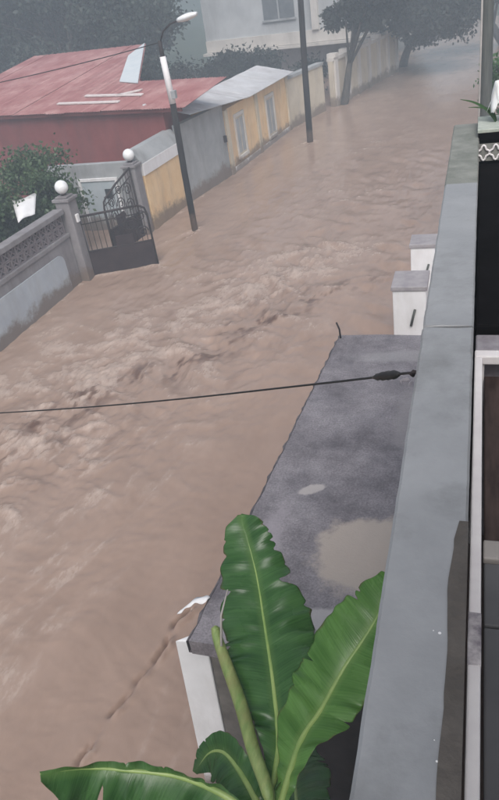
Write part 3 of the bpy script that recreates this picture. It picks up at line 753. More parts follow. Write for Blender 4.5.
for f, wd in hp:
    c = A0.lerp(A1, f)
    for k in range(nn):
        th = 2 * math.pi * k / nn
        a.v.append(tuple(c + sd * wd * math.cos(th) + Vector((0, 0, 1)) * wd * 0.6 * math.sin(th)))
for i in range(len(hp) - 1):
    for k in range(nn):
        a.f.append((i*nn+k, i*nn+(k+1) % nn, (i+1)*nn+(k+1) % nn, (i+1)*nn+k))
a.f.append(tuple(range(nn - 1, -1, -1))); a.f.append(tuple((len(hp)-1)*nn + k for k in range(nn)))
a.build('lamp_head', m_globe, sp, True)
a = MB(); a.fbox(frame(-7.80, 18.44, -6.8, 18.44), 0, 0.12, -0.08, 0.08, 3.62, 3.82); a.build('junction_box', m_greywall, sp, bevel=0.01)

p2 = pole((-6.46, 28.42, 0), [(-6.46, 28.42, -.6), (-6.40, 28.42, 2.5), (-6.32, 28.42, 5), (-6.28, 28.42, 8.2)], 0.13, 0.10, 'plain dark utility pole standing in the flood by the ochre house', m_pole_dark)
a = MB(); a.fbox(frame(-6.28, 28.42, -5.3, 28.5), -0.7, 0.7, -0.06, 0.06, 7.5, 7.62); a.build('crossarm', m_pole_dark, p2)
pr = pole((0.30, 16, 0), [(0.14, 16, -.6), (0.12, 16, 3), (0.09, 16, 5.2), (0.07, 16, 8)], 0.14, 0.11, 'thick grey pole at the right edge behind the balcony planter', m_pole_grey)
a = MB(); a.tube([(0.02, 15.84, 0), (0.0, 15.86, 3), (-0.01, 15.88, 7)], 0.022, 6); a.build('conduit', m_barpale, pr, True)

def wire(name, pts, r, label, cat='cable', nseg=40, sag=0.0):
    a = MB(); P_ = []
    pts = [Vector(p) for p in pts]
    A_, B_ = pts[0], pts[-1]
    for k in range(nseg + 1):
        f = k / nseg; p = A_.lerp(B_, f); p.z -= sag * 4 * f * (1 - f); P_.append(p)
    a.tube(P_, r, 6)
    return tag(a.build(name, m_cable, None, True), label, cat)
wire('service_wire', [(-7.86, 18.44, 4.98), (-19.5, 21.3, 4.1)], 0.014, 'thin dark wire from the street lamp across the red roof', 'wire', sag=0.12)

# near cable with its black sleeve, fixed to the outside of the parapet
cb = empty('overhead_cable', (-0.14, 1.66, 5.3), 'black cable with a taped sleeve crossing over the grey flat roof', 'cable')
ctrl = [Vector(p) for p in ((-0.138, 1.660, 5.305), (-0.196, 1.75, 5.245), (-0.298, 1.90, 5.139), (-0.725, 2.25, 4.867), (-1.33, 2.55, 4.599), (-2.059, 2.85, 4.324), (-2.978, 3.15, 4.04), (-3.9, 3.46, 3.76), (-4.9, 3.82, 3.49), (-6.4, 4.38, 3.18), (-8.5, 5.2, 2.9), (-11.5, 6.4, 2.8), (-16, 8.2, 3.2), (-22, 10.6, 4.4))]
def catmull(c, n=14):
    out = []
    for i in range(len(c) - 1):
        p0 = c[max(i-1, 0)]; p1 = c[i]; p2_ = c[i+1]; p3 = c[min(i+2, len(c)-1)]
        for k in range(n):
            t_ = k / n
            out.append(0.5 * ((2*p1) + (p2_-p0)*t_ + (2*p0-5*p1+4*p2_-p3)*t_**2 + (-p0+3*p1-3*p2_+p3)*t_**3))
    out.append(c[-1]); return out

a = MB(); a.tube(catmull(ctrl), 0.0042, 6); a.build('wire', m_cable, cb, True)
a = MB()
s0, s1 = ctrl[1], ctrl[2]
prof = [0.005, 0.010, 0.0145, 0.0125, 0.015, 0.0125, 0.0145, 0.011, 0.012, 0.007, 0.0045]
a.tube([s0.lerp(s1, k / 10) for k in range(11)], prof, 10); a.build('taped_sleeve', m_cable, cb, True)
a = MB(); a.tube([(-0.13, 1.66, 5.30), (-0.15, 1.655, 5.31), (-0.155, 1.66, 5.30), (-0.15, 1.665, 5.292)], 0.006, 6); a.build('hook', m_iron, cb, True)

# ------------------------------------------------------------------ own house: balcony, parapet
own = empty('balcony_house', (0.8, 1.0, 0), 'house below the viewer with the grey topped balcony parapet running up the right side', 'house')
PX0, PX1, PZ = -0.137, 0.004, 5.35
a = MB(); a.box(-0.10, 3.2, -4.0, 4.42, -0.6, 4.10); a.build('lower_wall', m_render, own)
a = MB(); a.box(-0.118, 3.2, -4.0, 4.44, 4.102, 4.40); a.build('balcony_slab', m_tile, own, bevel=0.008)
a = MB(); a.box(-0.11, -0.012, -4.0, 4.40, 4.401, 5.22); a.build('parapet_wall', m_render, own)
a = MB(); a.box(1.9, 2.1, -4.0, 4.40, 4.401, 7.1); a.build('upper_wall', m_render, own)
a = MB(); a.box(0.35, 2.4, -4.0, 0.1, 7.102, 7.25); a.build('shade_slab', m_render, own, bevel=0.01)  # added slab, out of view overhead, to darken the near coping and leaves
a = MB(); a.box(1.86, 1.899, 0.6, 1.5, 4.402, 6.45); a.build('balcony_door', m_brownboard, own)
# coping: cast in lengths, with an open crack between the two near ones
def coping(y0, y1, mt, jag0=0.0, jag1=0.0, seed=0):
    n = max(12, int((y1 - y0) / 0.02)); mb = MB()
    yy = np.linspace(y0, y1, n + 1)
    def chip(o):
        c_ = 0.0012 * fbm(yy * 14, yy * 0 + o, 3, 200 + seed) * 2 + 0.007 * np.clip(fbm(yy * 7, yy * 0 + o, 3, 210 + seed) - 0.42, 0, 1)
        return c_
    xa = PX0 + chip(1.5); xb = PX1 - chip(7.5)
    rj = random.Random(seed)
    for i in range(n + 1):
        prof = [(xa[i], PZ - .128), (xb[i], PZ - .128), (xb[i], PZ - .005), (xb[i] - .005, PZ), (xb[i] * .67 + xa[i] * .33, PZ + .0005), (xb[i] * .33 + xa[i] * .67, PZ + .0005), (xa[i] + .006, PZ), (xa[i], PZ - .006)]
        for k, (x_, z_) in enumerate(prof):
            jy = (jag0 if i == 0 else jag1 if i == n else 0) * rj.uniform(-1, 1)
            mb.v.append((x_, yy[i] + jy, z_ if x_ else z_))
    for i in range(n):
        p, q_ = i * 8, (i + 1) * 8
        for k in range(8):
            mb.f.append((p + k, q_ + k, q_ + (k + 1) % 8, p + (k + 1) % 8))
    mb.f.append(tuple(range(8))); mb.f.append(tuple(n * 8 + k for k in range(7, -1, -1)))
    return mb.build('coping_length', mt, own)
coping(-3.9, 1.834, m_coping, 0, 0.006, 1)
coping(1.853, 3.235, m_coping, 0.003, 0.0, 2)
coping(3.237, 4.40, m_coping_moss, 0, 0, 3)
# ragged brown weathered strip, a skim that has come away along the inner edge
mb = MB(); ysr = np.linspace(-1.2, 1.03, 90)
edge = -0.020 - 0.0035 * np.abs(fbm(ysr * 3, ysr * 0, 3, 5)) * 3 - 0.004 * sstep(0.86, 0.5, ysr) - 0.003 * (fbm(ysr * 11, ysr * 0 + 2, 2, 9))
edge = np.where(ysr > 0.98, -0.012 + (1.03 - ysr) * -0.16, edge)
for y_, x_ in zip(ysr, edge):
    mb.v += [(x_, y_, PZ + 0.0005), (PX1 + 0.001, y_, PZ + 0.0005), (x_, y_, PZ + 0.004), (PX1 + 0.001, y_, PZ + 0.004)]
for k in range(len(ysr) - 1):
    p = k * 4; q_ = p + 4
    mb.f += [(p + 2, p + 3, q_ + 3, q_ + 2), (p, p + 2, q_ + 2, q_), (p + 3, p + 1, q_ + 1, q_ + 3)]
mb.build('weathered_strip', m_stain, own)
# paint drips on the coping
for (x_, y_, r_) in ((-0.035, 0.765, 0.0028), (-0.045, 0.768, 0.0013), (-0.028, 0.55, 0.0018), (-0.033, 0.58, 0.001)):
    a = MB(); a.lathe((x_, y_, PZ), [(r_, 0.0003), (r_ * .8, 0.0009), (r_ * .3, 0.0012)], 9); a.build('paint_drip', m_white, own)

# white framed low table beside the parapet
tb = empty('balcony_table', (0.3, 1.2, 4.402), 'white framed balcony table with brown and grey boards beside the parapet', 'table')
tz = 5.20
def bar(name, x0, x1, y0, y1, z0, z1, mt, par, bev=0.004):
    q = MB(); q.box(x0, x1, y0, y1, z0, z1); return q.build(name, mt, par, bevel=bev)
bar('frame_rail', 0.010, 0.033, 0.30, 1.935, tz - 0.03, tz, m_white_metal, tb)
bar('frame_rail', 0.010, 0.62, 1.937, 1.978, tz - 0.03, tz, m_white_metal, tb)
bar('frame_rail', 0.010, 0.62, 0.262, 0.298, tz - 0.03, tz, m_white_metal, tb)
bar('frame_rail', 0.597, 0.62, 0.30, 1.935, tz - 0.03, tz, m_white_metal, tb)
for x_, y_ in ((0.012, 0.264), (0.012, 1.945), (0.59, 0.264), (0.59, 1.945)):
    bar('leg', x_, x_ + 0.028, y_, y_ + 0.028, 4.402, tz - 0.031, m_white_metal, tb)
bar('cross_bar', 0.038, 0.592, 1.140, 1.198, 5.13, 5.15, m_barpale, tb)
bar('brown_board', 0.040, 0.592, 1.203, 1.93, 5.115, 5.135, m_brownboard, tb)
bar('grey_board', 0.040, 0.592, 0.968, 1.137, 5.12, 5.14, m_greyboard, tb)
bar('grey_board', 0.040, 0.592, 0.302, 0.963, 5.12, 5.14, m_greyboard, tb)
bar('worn_tape', 0.0093, 0.0337, 0.825, 0.945, tz - 0.031, tz + 0.0008, mat('worn_tape', (0.16, 0.14, 0.17), (0.66, 0.62, 0.63), 22, 0.6), tb, 0.002)

# black storage chest and the planter at the far end of the parapet
ch = empty('storage_chest', (0.3, 3.0, 4.402), 'long black storage chest beside the parapet below the planter', 'chest')
bar('body', 0.012, 0.62, 2.13, 4.02, 4.402, 5.15, m_black, ch, 0.01)
bar('lid', 0.009, 0.63, 2.12, 4.03, 5.152, 5.215, m_black, ch, 0.01)
lg = bar('chest_ledge', 0.012, 0.62, 1.995, 2.10, 4.402, 5.19, mat('mauve_ledge', (0.22, 0.20, 0.22), (0.32, 0.30, 0.33), 25, 0.6), None, 0.006)
lg.name = 'stone_block'; tag(lg, 'mauve grey block between the white table and the black chest', 'block')

pl = empty('planter', (0.2, 4.2, 4.402), 'dark balcony planter with pale rim and patterned band', 'planter')
bar('trough', 0.008, 0.60, 4.06, 4.36, 4.402, 5.33, m_black, pl, 0.006)
bar('rim', -0.004, 0.61, 4.045, 4.37, 5.372, 5.392, mat('pale_green_rim', (0.38, 0.42, 0.36), (0.5, 0.53, 0.47), 30, 0.5), pl, 0.004)
bar('dark_lip', 0.002, 0.605, 4.05, 4.365, 5.332, 5.370, m_black, pl, 0.002)
bd_ = bar('patterned_band', 0.006, 0.60, 4.048, 4.058, 5.225, 5.315, mat('band_grey', (0.28, 0.28, 0.26), (0.16, 0.16, 0.15), 40, 0.6), pl, 0)
for k in range(9):
    c0 = 0.030 + k * 0.062
    q = MB(); pts = [(c0 + 0.026 * math.cos(t_) * (1 + .25 * math.cos(4 * t_)), 4.044, 5.27 + 0.032 * math.sin(t_) * (1 + .25 * math.cos(4 * t_))) for t_ in [2 * math.pi * i / 24 for i in range(25)]]
    q.tube(pts, 0.006, 6); q.build('rosette', m_white_metal, bd_, True)
# plant in it: strap leaves and a white bloom
fp = empty('potted_flower', (0.12, 4.2, 5.39), 'white bloom with long green strap leaves in the balcony planter', 'plant')
def strap(p, w_, mt, name):
    mb = MB(); p = catmull([Vector(q) for q in p], 6); n = len(p)
    for k, c in enumerate(p):
        t_ = (p[min(k+1, n-1)] - p[max(k-1, 0)]).normalized(); s_ = t_.cross(Vector((0, 0, 1))).normalized(); f = k / (n - 1)
        wd = w_ * math.sin(math.pi * min(1, 0.12 + 0.88 * f)) + 0.001
        mb.v += [tuple(c - s_ * wd + Vector((0, 0, wd * .4))), tuple(c), tuple(c + s_ * wd + Vector((0, 0, wd * .4)))]
    for k in range(n - 1):
        mb.f += [(k*3, k*3+1, k*3+4, k*3+3), (k*3+1, k*3+2, k*3+5, k*3+4)]
    o = mb.build(name, mt, fp, True); sd_ = o.modifiers.new('thickness', 'SOLIDIFY'); sd_.thickness = 0.0012
strap([(0.09, 4.2, 5.39), (0.04, 4.22, 5.45), (-0.03, 4.25, 5.49), (-0.10, 4.28, 5.51)], 0.016, m_leaf_pot, 'leaf')
strap([(0.09, 4.22, 5.39), (0.06, 4.3, 5.43), (0.0, 4.36, 5.44), (-0.06, 4.4, 5.44)], 0.014, m_leaf_pot, 'leaf')
strap([(0.12, 4.2, 5.39), (0.16, 4.18, 5.5), (0.22, 4.15, 5.56), (0.3, 4.1, 5.56)], 0.018, m_leaf_pot, 'leaf')
strap([(0.13, 4.2, 5.39), (0.15, 4.25, 5.5), (0.2, 4.33, 5.58), (0.27, 4.4, 5.6)], 0.018, m_leaf_pot, 'leaf')
q = MB(); q.tube([(0.12, 4.2, 5.39), (0.115, 4.2, 5.46), (0.10, 4.21, 5.50)], 0.004, 6); q.build('stalk', m_leaf_pot, fp, True)
for k in range(6):                                  # petals of a drooping bell
    th = 2 * math.pi * k / 6; mb = MB(); cx0, cy0, cz0 = 0.098, 4.21, 5.60
    for i in range(7):
        f = i / 6; rr = 0.012 + 0.045 * f ** 1.4; zz = cz0 - 0.15 * f; hw = 0.021 * math.sin(math.pi * (0.2 + 0.72 * f))+0.004
        for s_ in (-1, 0, 1):
            a_ = th; mb.v.append((cx0 + rr * math.cos(a_) - s_ * hw * math.sin(a_), cy0 + rr * math.sin(a_) + s_ * hw * math.cos(a_), zz - abs(s_) * 0.003))
    for i in range(6):
        for s_ in range(2):
            mb.f.append((i*3+s_, i*3+s_+1, (i+1)*3+s_+1, (i+1)*3+s_))
    o = mb.build('petal', m_globe, fp, True); sd_ = o.modifiers.new('thickness', 'SOLIDIFY'); sd_.thickness = 0.001

# ------------------------------------------------------------------ the flat roof next door
m_roof = bpy.data.materials.new('wet_flat_roof'); m_roof.use_nodes = True
t = m_roof.node_tree; N = t.nodes; L = t.links; P = N['Principled BSDF']
geo = N.new('ShaderNodeNewGeometry')
def noise(scale, detail=6, rough=0.6, vec=None):
    z = N.new('ShaderNodeTexNoise'); z.inputs['Scale'].default_value = scale; z.inputs['Detail'].default_value = detail; z.inputs['Roughness'].default_value = rough
    L.new(vec or geo.outputs['Position'], z.inputs['Vector']); return z
def ramp(src, p0, c0, p1, c1):
    r = N.new('ShaderNodeValToRGB'); r.color_ramp.elements[0].position = p0; r.color_ramp.elements[1].position = p1
    r.color_ramp.elements[0].color = (*c0, 1); r.color_ramp.elements[1].color = (*c1, 1); L.new(src, r.inputs['Fac']); return r
base = ramp(noise(2.6, 9, 0.72).outputs['Fac'], 0.34, (0.12, 0.108, 0.12), 0.68, (0.31, 0.288, 0.306))
fine = ramp(noise(55, 6, 0.8).outputs['Fac'], 0.32, (0.35, 0.35, 0.36), 0.70, (1.5, 1.48, 1.46))
mxm = N.new('ShaderNodeMix'); mxm.data_type = 'RGBA'; mxm.blend_type = 'MULTIPLY'; mxm.inputs[0].default_value = 0.8
L.new(base.outputs[0], mxm.inputs[6]); L.new(fine.outputs[0], mxm.inputs[7])
cur = mxm.outputs[2]
def blob(cx, cy, rx, ry, rot, colr, amt, wob, edge=0.35):
    global cur
    mpn = N.new('ShaderNodeMapping'); mpn.vector_type = 'TEXTURE'
    mpn.inputs['Location'].default_value = (cx, cy, 2.4); mpn.inputs['Rotation'].default_value = (0, 0, rot); mpn.inputs['Scale'].default_value = (rx, ry, 1)
    L.new(geo.outputs['Position'], mpn.inputs['Vector'])
    ln = N.new('ShaderNodeVectorMath'); ln.operation = 'LENGTH'; L.new(mpn.outputs[0], ln.inputs[0])
    nn_ = noise(3.5 if rx > .2 else 9, 6, 0.65)
    ad = N.new('ShaderNodeMath'); ad.operation = 'MULTIPLY_ADD'; L.new(nn_.outputs['Fac'], ad.inputs[0]); ad.inputs[1].default_value = wob; L.new(ln.outputs['Value'], ad.inputs[2])
    mr_ = N.new('ShaderNodeMapRange'); mr_.interpolation_type = 'SMOOTHSTEP'
    mr_.inputs['From Min'].default_value = 1 + wob * .5 - edge; mr_.inputs['From Max'].default_value = 1 + wob * .5 + edge; mr_.inputs['To Min'].default_value = amt; mr_.inputs['To Max'].default_value = 0
    L.new(ad.outputs[0], mr_.inputs['Value'])
    x = N.new('ShaderNodeMix'); x.data_type = 'RGBA'; L.new(mr_.outputs[0], x.inputs[0]); L.new(cur, x.inputs[6]); x.inputs[7].default_value = (*colr, 1); cur = x.outputs[2]
blob(-0.72, 3.80, 0.42, 0.38, 0.3, (0.42, 0.36, 0.315), 0.95, 1.2, 0.14)
blob(-0.35, 4.0, 0.32, 0.32, 0.0, (0.42, 0.36, 0.315), 0.95, 1.0, 0.14)
blob(-1.28, 4.50, 0.12, 0.055, 0.5, (0.44, 0.40, 0.385), 0.85, 1.1, 0.2)
blob(-1.0, 3.12, 0.45, 0.10, 0.1, (0.46, 0.44, 0.44), 0.75, 1.2, 0.2)
blob(-1.55, 3.5, 0.12, 0.7, -0.07, (0.33, 0.30, 0.325), 0.7, 1.2)
blob(-0.75, 6.85, 0.5, 0.12, 0.1, (0.30, 0.29, 0.295), 0.55, 1.2)
blob(-0.55, 5.6, 0.14, 0.5, 0.0, (0.27, 0.25, 0.255), 0.6, 1.4)
L.new(cur, P.inputs['Base Color'])
rr_ = N.new('ShaderNodeMapRange'); L.new(noise(1.8, 5, 0.6).outputs['Fac'], rr_.inputs['Value']); rr_.inputs['From Min'].default_value = 0.35; rr_.inputs['From Max'].default_value = 0.65; rr_.inputs['To Min'].default_value = 0.38; rr_.inputs['To Max'].default_value = 0.75
L.new(rr_.outputs[0], P.inputs['Roughness'])
bp = N.new('ShaderNodeBump'); bp.inputs['Strength'].default_value = 0.45; bp.inputs['Distance'].default_value = 0.015
L.new(noise(24, 6, 0.7).outputs['Fac'], bp.inputs['Height']); L.new(bp.outputs[0], P.inputs['Normal'])

RZ = 2.4
an = empty('flat_roof_annex', (-0.9, 5, 0), 'low annex with a wet grey flat roof at the foot of the parapet', 'annex')
# slab with a broken, wavy street edge
n = 90; ly = np.linspace(2.80, 7.35, n); lx = np.interp(ly, [2.80, 7.35], [-1.82, -1.52]) + 0.014 * fbm(ly * 3.5, ly * 0, 4, 3, 0.7) + 0.006 * fbm(ly * 15, ly * 0 + 4, 2, 6)
top = [(lx[i], ly[i]) for i in range(n)]
mb = MB(); mb.prism([(-0.102, 2.78)] + top + [(-1.0, 7.37), (-0.102, 7.33)][:2][::1], RZ - 0.14, RZ)
mb.f = [tuple(reversed(f)) for f in mb.f]
mb.build('roof_slab', m_roof, an)
# drip lip along the street edge
mb = MB()
for i in range(n):
    o1 = 0.022 + 0.010 * math.sin(i * 1.7) * math.sin(i * 0.31); z_ = 0.012 + 0.006 * math.sin(i * 0.9)
    mb.v += [(lx[i] - o1, ly[i], RZ - 0.13), (lx[i] - 0.002, ly[i], RZ - 0.13), (lx[i] - 0.002, ly[i], RZ + z_ * .2), (lx[i] - o1, ly[i], RZ - 0.012)]
for i in range(n - 1):
    p, q_ = i*4, (i+1)*4
    for k in range(4):
        mb.f.append((p + k, p + (k+1) % 4, q_ + (k+1) % 4, q_ + k))
mb.build('drip_edge', mat('dark_drip_edge', (0.05, 0.043, 0.05), (0.16, 0.145, 0.155), 9, 0.6), an)
a = MB(); a.prism([(-1.66, 3.0), (-0.11, 3.0), (-0.11, 7.2), (-1.40, 7.2)], -0.6, RZ - 0.142); a.build('wall', mat('annex_wall_shade', (0.024, 0.019, 0.019), (0.045, 0.036, 0.034), 3, 0.85), an)  # near-black wall colour stands in for the shaded gap below the roof
a = MB(); a.tube([(-1.50, 7.28, RZ - .02), (-1.505, 7.27, RZ + .12), (-1.53, 7.25, RZ + .22)], 0.011, 6); a.build('rebar', m_iron, an, True)
for (x_, y_, s_, rz) in ((-0.66, 6.35, 0.05, .3), (-0.60, 6.28, 0.035, 1.2), (-0.70, 6.30, 0.022, 2)):
    c_, s2 = math.cos(rz), math.sin(rz); F = lambda u, v, z: (x_ + c_*u - s2*v, y_ + s2*u + c_*v, z)
    q = MB(); q.hexa([F(-s_, -s_*.3, RZ), F(s_, -s_*.35, RZ), F(s_*.8, s_*.3, RZ), F(-s_*.9, s_*.25, RZ), F(-s_*.8, -s_*.2, RZ + .02), F(s_*.7, -s_*.2, RZ + .025), F(s_*.6, s_*.2, RZ + .02), F(-s_*.7, s_*.2, RZ + .012)])
    tag(q.build('rubble', m_concrete), 'small pale rubble scraps near the cable sleeve on the flat roof', 'rubble', 'rubble on the flat roof')

# white end wall of the annex, battered towards the street
ww_ = empty('white_wall_end', (-2.0, 3.0, 0), 'white painted wall end standing in the flood below the roof corner', 'wall')
a = MB(); a.hexa([(-2.24, 2.98, -.6), (-1.93, 2.98, -.6), (-1.80, 3.2, -.6), (-2.12, 3.2, -.6), (-2.00, 2.90, 2.24), (-1.765, 2.92, 2.24), (-1.765, 3.0, 2.24), (-1.86, 3.0, 2.24)])
a.build('wall_body', m_white, ww_, bevel=0.01)
a = MB(); a.hexa([(-1.925, 2.99, -.6), (-1.70, 2.99, -.6), (-1.70, 3.4, -.6), (-1.925, 3.4, -.6), (-1.76, 2.93, 2.1), (-1.64, 2.93, 2.1), (-1.64, 3.4, 2.1), (-1.76, 3.4, 2.1)])
a.build('shaded_return', mat('shaded_return', (0.10, 0.09, 0.082), (0.17, 0.155, 0.14), 5, 0.85), ww_)  # side of the white wall, its shade put into a grey-brown colour
# scrap of white plastic snagged on the roof corner
mb = MB(); pts = catmull([Vector(p) for p in ((-1.80, 3.16, 2.408), (-1.88, 3.16, 2.40), (-1.96, 3.12, 2.36), (-2.03, 3.08, 2.31))], 5)
for k, c in enumerate(pts):
    wd = 0.035 * math.sin(math.pi * (0.25 + 0.7 * k / (len(pts) - 1))) + 0.004
    mb.v += [tuple(c + Vector((0.3 * wd, wd, 0.012 * math.sin(k)))), tuple(c + Vector((0, 0, 0.012))), tuple(c + Vector((-0.3 * wd, -wd, 0.01 * math.cos(k * 1.3))))]
for k in range(len(pts) - 1):
    mb.f += [(k*3, k*3+1, k*3+4, k*3+3), (k*3+1, k*3+2, k*3+5, k*3+4)]
o = mb.build('plastic_scrap', m_white, None, True); o.modifiers.new('thickness', 'SOLIDIFY').thickness = 0.003
tag(o, 'scrap of white plastic snagged on the roof corner above the white wall', 'scrap')

# yard between the annex and the house, wet, its shade put into the dark soil colour
g = MB(); g.box(-1.72, -0.102, -3.5, 2.995, -0.59, 0.16)
tag(g.build('yard_soil', m_soil), kind='structure')
yb = empty('yard_wall', (-1.85, 0, 0), 'low white yard wall below the banana plant', 'wall')
a = MB(); a.box(-1.92, -1.73, -3.5, 2.2, -0.6, 1.1); a.build('wall_body', m_white, yb, bevel=0.01)

# white street pillars past the flat roof
def street_pillar(x0, x1, y0, y1, zt, label):
    e = empty('street_pillar', ((x0 + x1) / 2, (y0 + y1) / 2, 0), label, 'pillar', 'white pillars past the flat roof')
    a = MB(); a.box(x0 + .02, x1 - .02, y0 + .02, y1 - .02, -0.6, zt - 0.07); a.build('shaft', m_white, e, bevel=0.012)
    a = MB(); a.box(x0, x1, y0, y1, zt - 0.068, zt); a.build('cap', mat('pillar_cap', (0.27, 0.25, 0.265), (0.36, 0.335, 0.345), 6, 0.8, None, 0.3, 40), e, bevel=0.01)
    cxm = (x0 + x1) / 2 + 0.02
    a = MB(); a.tube([(cxm, y0 + .004, zt - .62), (cxm + .03, y0 + .002, zt - .48), (cxm + .06, y0 + .004, zt - .36)], 0.02, 6)
    a.build('iron_hinge', m_pole_grey, e, True)
street_pillar(-1.13, -0.62, 9.28, 9.88, 2.15, 'nearer white street pillar with grey cap just past the flat roof')
street_pillar(-1.06, -0.58, 11.45, 11.95, 1.95, 'farther white street pillar with grey cap beside the parapet')
a = MB(); a.box(-0.95, -0.75, 9.9, 11.44, -.6, 0.9); sw = a.build('street_wall', m_white, None, bevel=0.01)
tag(sw, 'low white wall joining the two white street pillars', 'wall')

# ------------------------------------------------------------------ banana plant
def banana_mat(name, c_dark, c_light, rib):
    M = bpy.data.materials.new(name); M.use_nodes = True
    t = M.node_tree; N = t.nodes; L = t.links; P = N['Principled BSDF']
    au = N.new('ShaderNodeAttribute'); au.attribute_name = 'lu'
    av = N.new('ShaderNodeAttribute'); av.attribute_name = 'lv'
    ab = N.new('ShaderNodeMath'); ab.operation = 'ABSOLUTE'; L.new(av.outputs['Fac'], ab.inputs[0])
    cmb = N.new('ShaderNodeCombineXYZ'); sh = N.new('ShaderNodeMath'); sh.operation = 'MULTIPLY_ADD'; L.new(ab.outputs[0], sh.inputs[0]); sh.inputs[1].default_value = -0.05; L.new(au.outputs['Fac'], sh.inputs[2])
    L.new(sh.outputs[0], cmb.inputs[0]); L.new(av.outputs['Fac'], cmb.inputs[1])
    mp = N.new('ShaderNodeMapping'); mp.inputs['Scale'].default_value = (150, 0.8, 1); L.new(cmb.outputs[0], mp.inputs['Vector'])
    nz = N.new('ShaderNodeTexNoise'); nz.inputs['Scale'].default_value = 1.0; nz.inputs['Detail'].default_value = 3; L.new(mp.outputs[0], nz.inputs['Vector'])
    mp2 = N.new('ShaderNodeMapping'); mp2.inputs['Scale'].default_value = (9, 0.9, 1); L.new(cmb.outputs[0], mp2.inputs['Vector'])
    nb = N.new('ShaderNodeTexNoise'); nb.inputs['Scale'].default_value = 1.0; nb.inputs['Detail'].default_value = 4; L.new(mp2.outputs[0], nb.inputs['Vector'])
    ad = N.new('ShaderNodeMath'); ad.operation = 'MULTIPLY_ADD'; L.new(nz.outputs['Fac'], ad.inputs[0]); ad.inputs[1].default_value = 0.45; 
    m5 = N.new('ShaderNodeMath'); m5.operation = 'MULTIPLY'; L.new(nb.outputs['Fac'], m5.inputs[0]); m5.inputs[1].default_value = 0.55
    L.new(m5.outputs[0], ad.inputs[2])
    rp = N.new('ShaderNodeValToRGB'); rp.color_ramp.elements[0].position = 0.35; rp.color_ramp.elements[1].position = 0.68
    rp.color_ramp.elements[0].color = (*c_dark, 1); rp.color_ramp.elements[1].color = (*c_light, 1); L.new(ad.outputs[0], rp.inputs['Fac'])
    # paler flesh next to the midrib
    mr = N.new('ShaderNodeMapRange'); mr.inputs['From Min'].default_value = 0.0; mr.inputs['From Max'].default_value = 0.16; mr.inputs['To Min'].default_value = 0.55; mr.inputs['To Max'].default_value = 0; L.new(ab.outputs[0], mr.inputs['Value'])
    mx = N.new('ShaderNodeMix'); mx.data_type = 'RGBA'; L.new(mr.outputs[0], mx.inputs[0]); L.new(rp.outputs[0], mx.inputs[6]); mx.inputs[7].default_value = (*rib, 1)
    # browned, dried margin in places
    ns = N.new('ShaderNodeTexNoise'); ns.inputs['Scale'].default_value = 14; ns.inputs['Detail'].default_value = 4; L.new(cmb.outputs[0], ns.inputs['Vector'])
    ae = N.new('ShaderNodeAttribute'); ae.attribute_name = 'le'
    ea = N.new('ShaderNodeMath'); ea.operation = 'MULTIPLY_ADD'; L.new(ns.outputs['Fac'], ea.inputs[0]); ea.inputs[1].default_value = 0.35; L.new(ae.outputs['Fac'], ea.inputs[2])
    em = N.new('ShaderNodeMapRange'); em.inputs['From Min'].default_value = 1.14; em.inputs['From Max'].default_value = 1.22; em.inputs['To Max'].default_value = 0.85; L.new(ea.outputs[0], em.inputs['Value'])
    mx3 = N.new('ShaderNodeMix'); mx3.data_type = 'RGBA'; L.new(em.outputs[0], mx3.inputs[0]); L.new(mx.outputs[2], mx3.inputs[6]); mx3.inputs[7].default_value = (0.13, 0.105, 0.045, 1)
    mx = mx3
    L.new(mx.outputs[2], P.inputs['Base Color'])
    rg = N.new('ShaderNodeMapRange'); rg.inputs['From Min'].default_value = 0.3; rg.inputs['From Max'].default_value = 0.7; rg.inputs['To Min'].default_value = 0.16; rg.inputs['To Max'].default_value = 0.36; L.new(nb.outputs['Fac'], rg.inputs['Value']); L.new(rg.outputs[0], P.inputs['Roughness'])
    P.inputs['IOR'].default_value = 1.45
    b = N.new('ShaderNodeBump'); b.inputs['Strength'].default_value = 0.3; b.inputs['Distance'].default_value = 0.004; L.new(nz.outputs['Fac'], b.inputs['Height']); L.new(b.outputs[0], P.inputs['Normal'])
    tr = N.new('ShaderNodeBsdfTranslucent'); L.new(mx.outputs[2], tr.inputs['Color'])
    ms = N.new('ShaderNodeMixShader'); ms.inputs[0].default_value = 0.3; L.new(P.outputs[0], ms.inputs[1]); L.new(tr.outputs[0], ms.inputs[2]); L.new(ms.outputs[0], N['Material Output'].inputs['Surface'])
    return M
m_ban1 = banana_mat('banana_leaf_deep', (0.026, 0.090, 0.020), (0.085, 0.205, 0.060), (0.15, 0.27, 0.075))
m_ban2 = banana_mat('banana_leaf_fresh', (0.065, 0.175, 0.028), (0.15, 0.32, 0.075), (0.24, 0.37, 0.11))
m_rib = mat('banana_midrib', (0.20, 0.31, 0.085), (0.30, 0.40, 0.13), 10, 0.4)
m_roll = mat('rolled_leaf_green', (0.13, 0.215, 0.055), (0.27, 0.33, 0.12), 9, 0.45, 0.6, 0.3, 40, stretch=(2.5, 0.7, 1), grime=((0.22, 0.17, 0.07), 5.0, 0.6))

ban = empty('banana_plant', (-0.72, 0.95, 0.16), 'banana plant with broad green leaves at the foot of the parapet', 'banana plant')
a = MB(); a.tube([(-0.74, 0.92, 0.1), (-0.72, 0.95, 1.2), (-0.69, 1.02, 2.4), (-0.66, 1.12, 3.3), (-0.655, 1.18, 3.62)], [0.13, 0.12, 0.10, 0.075, 0.05], 16); a.build('stem', m_stemban, ban, True)

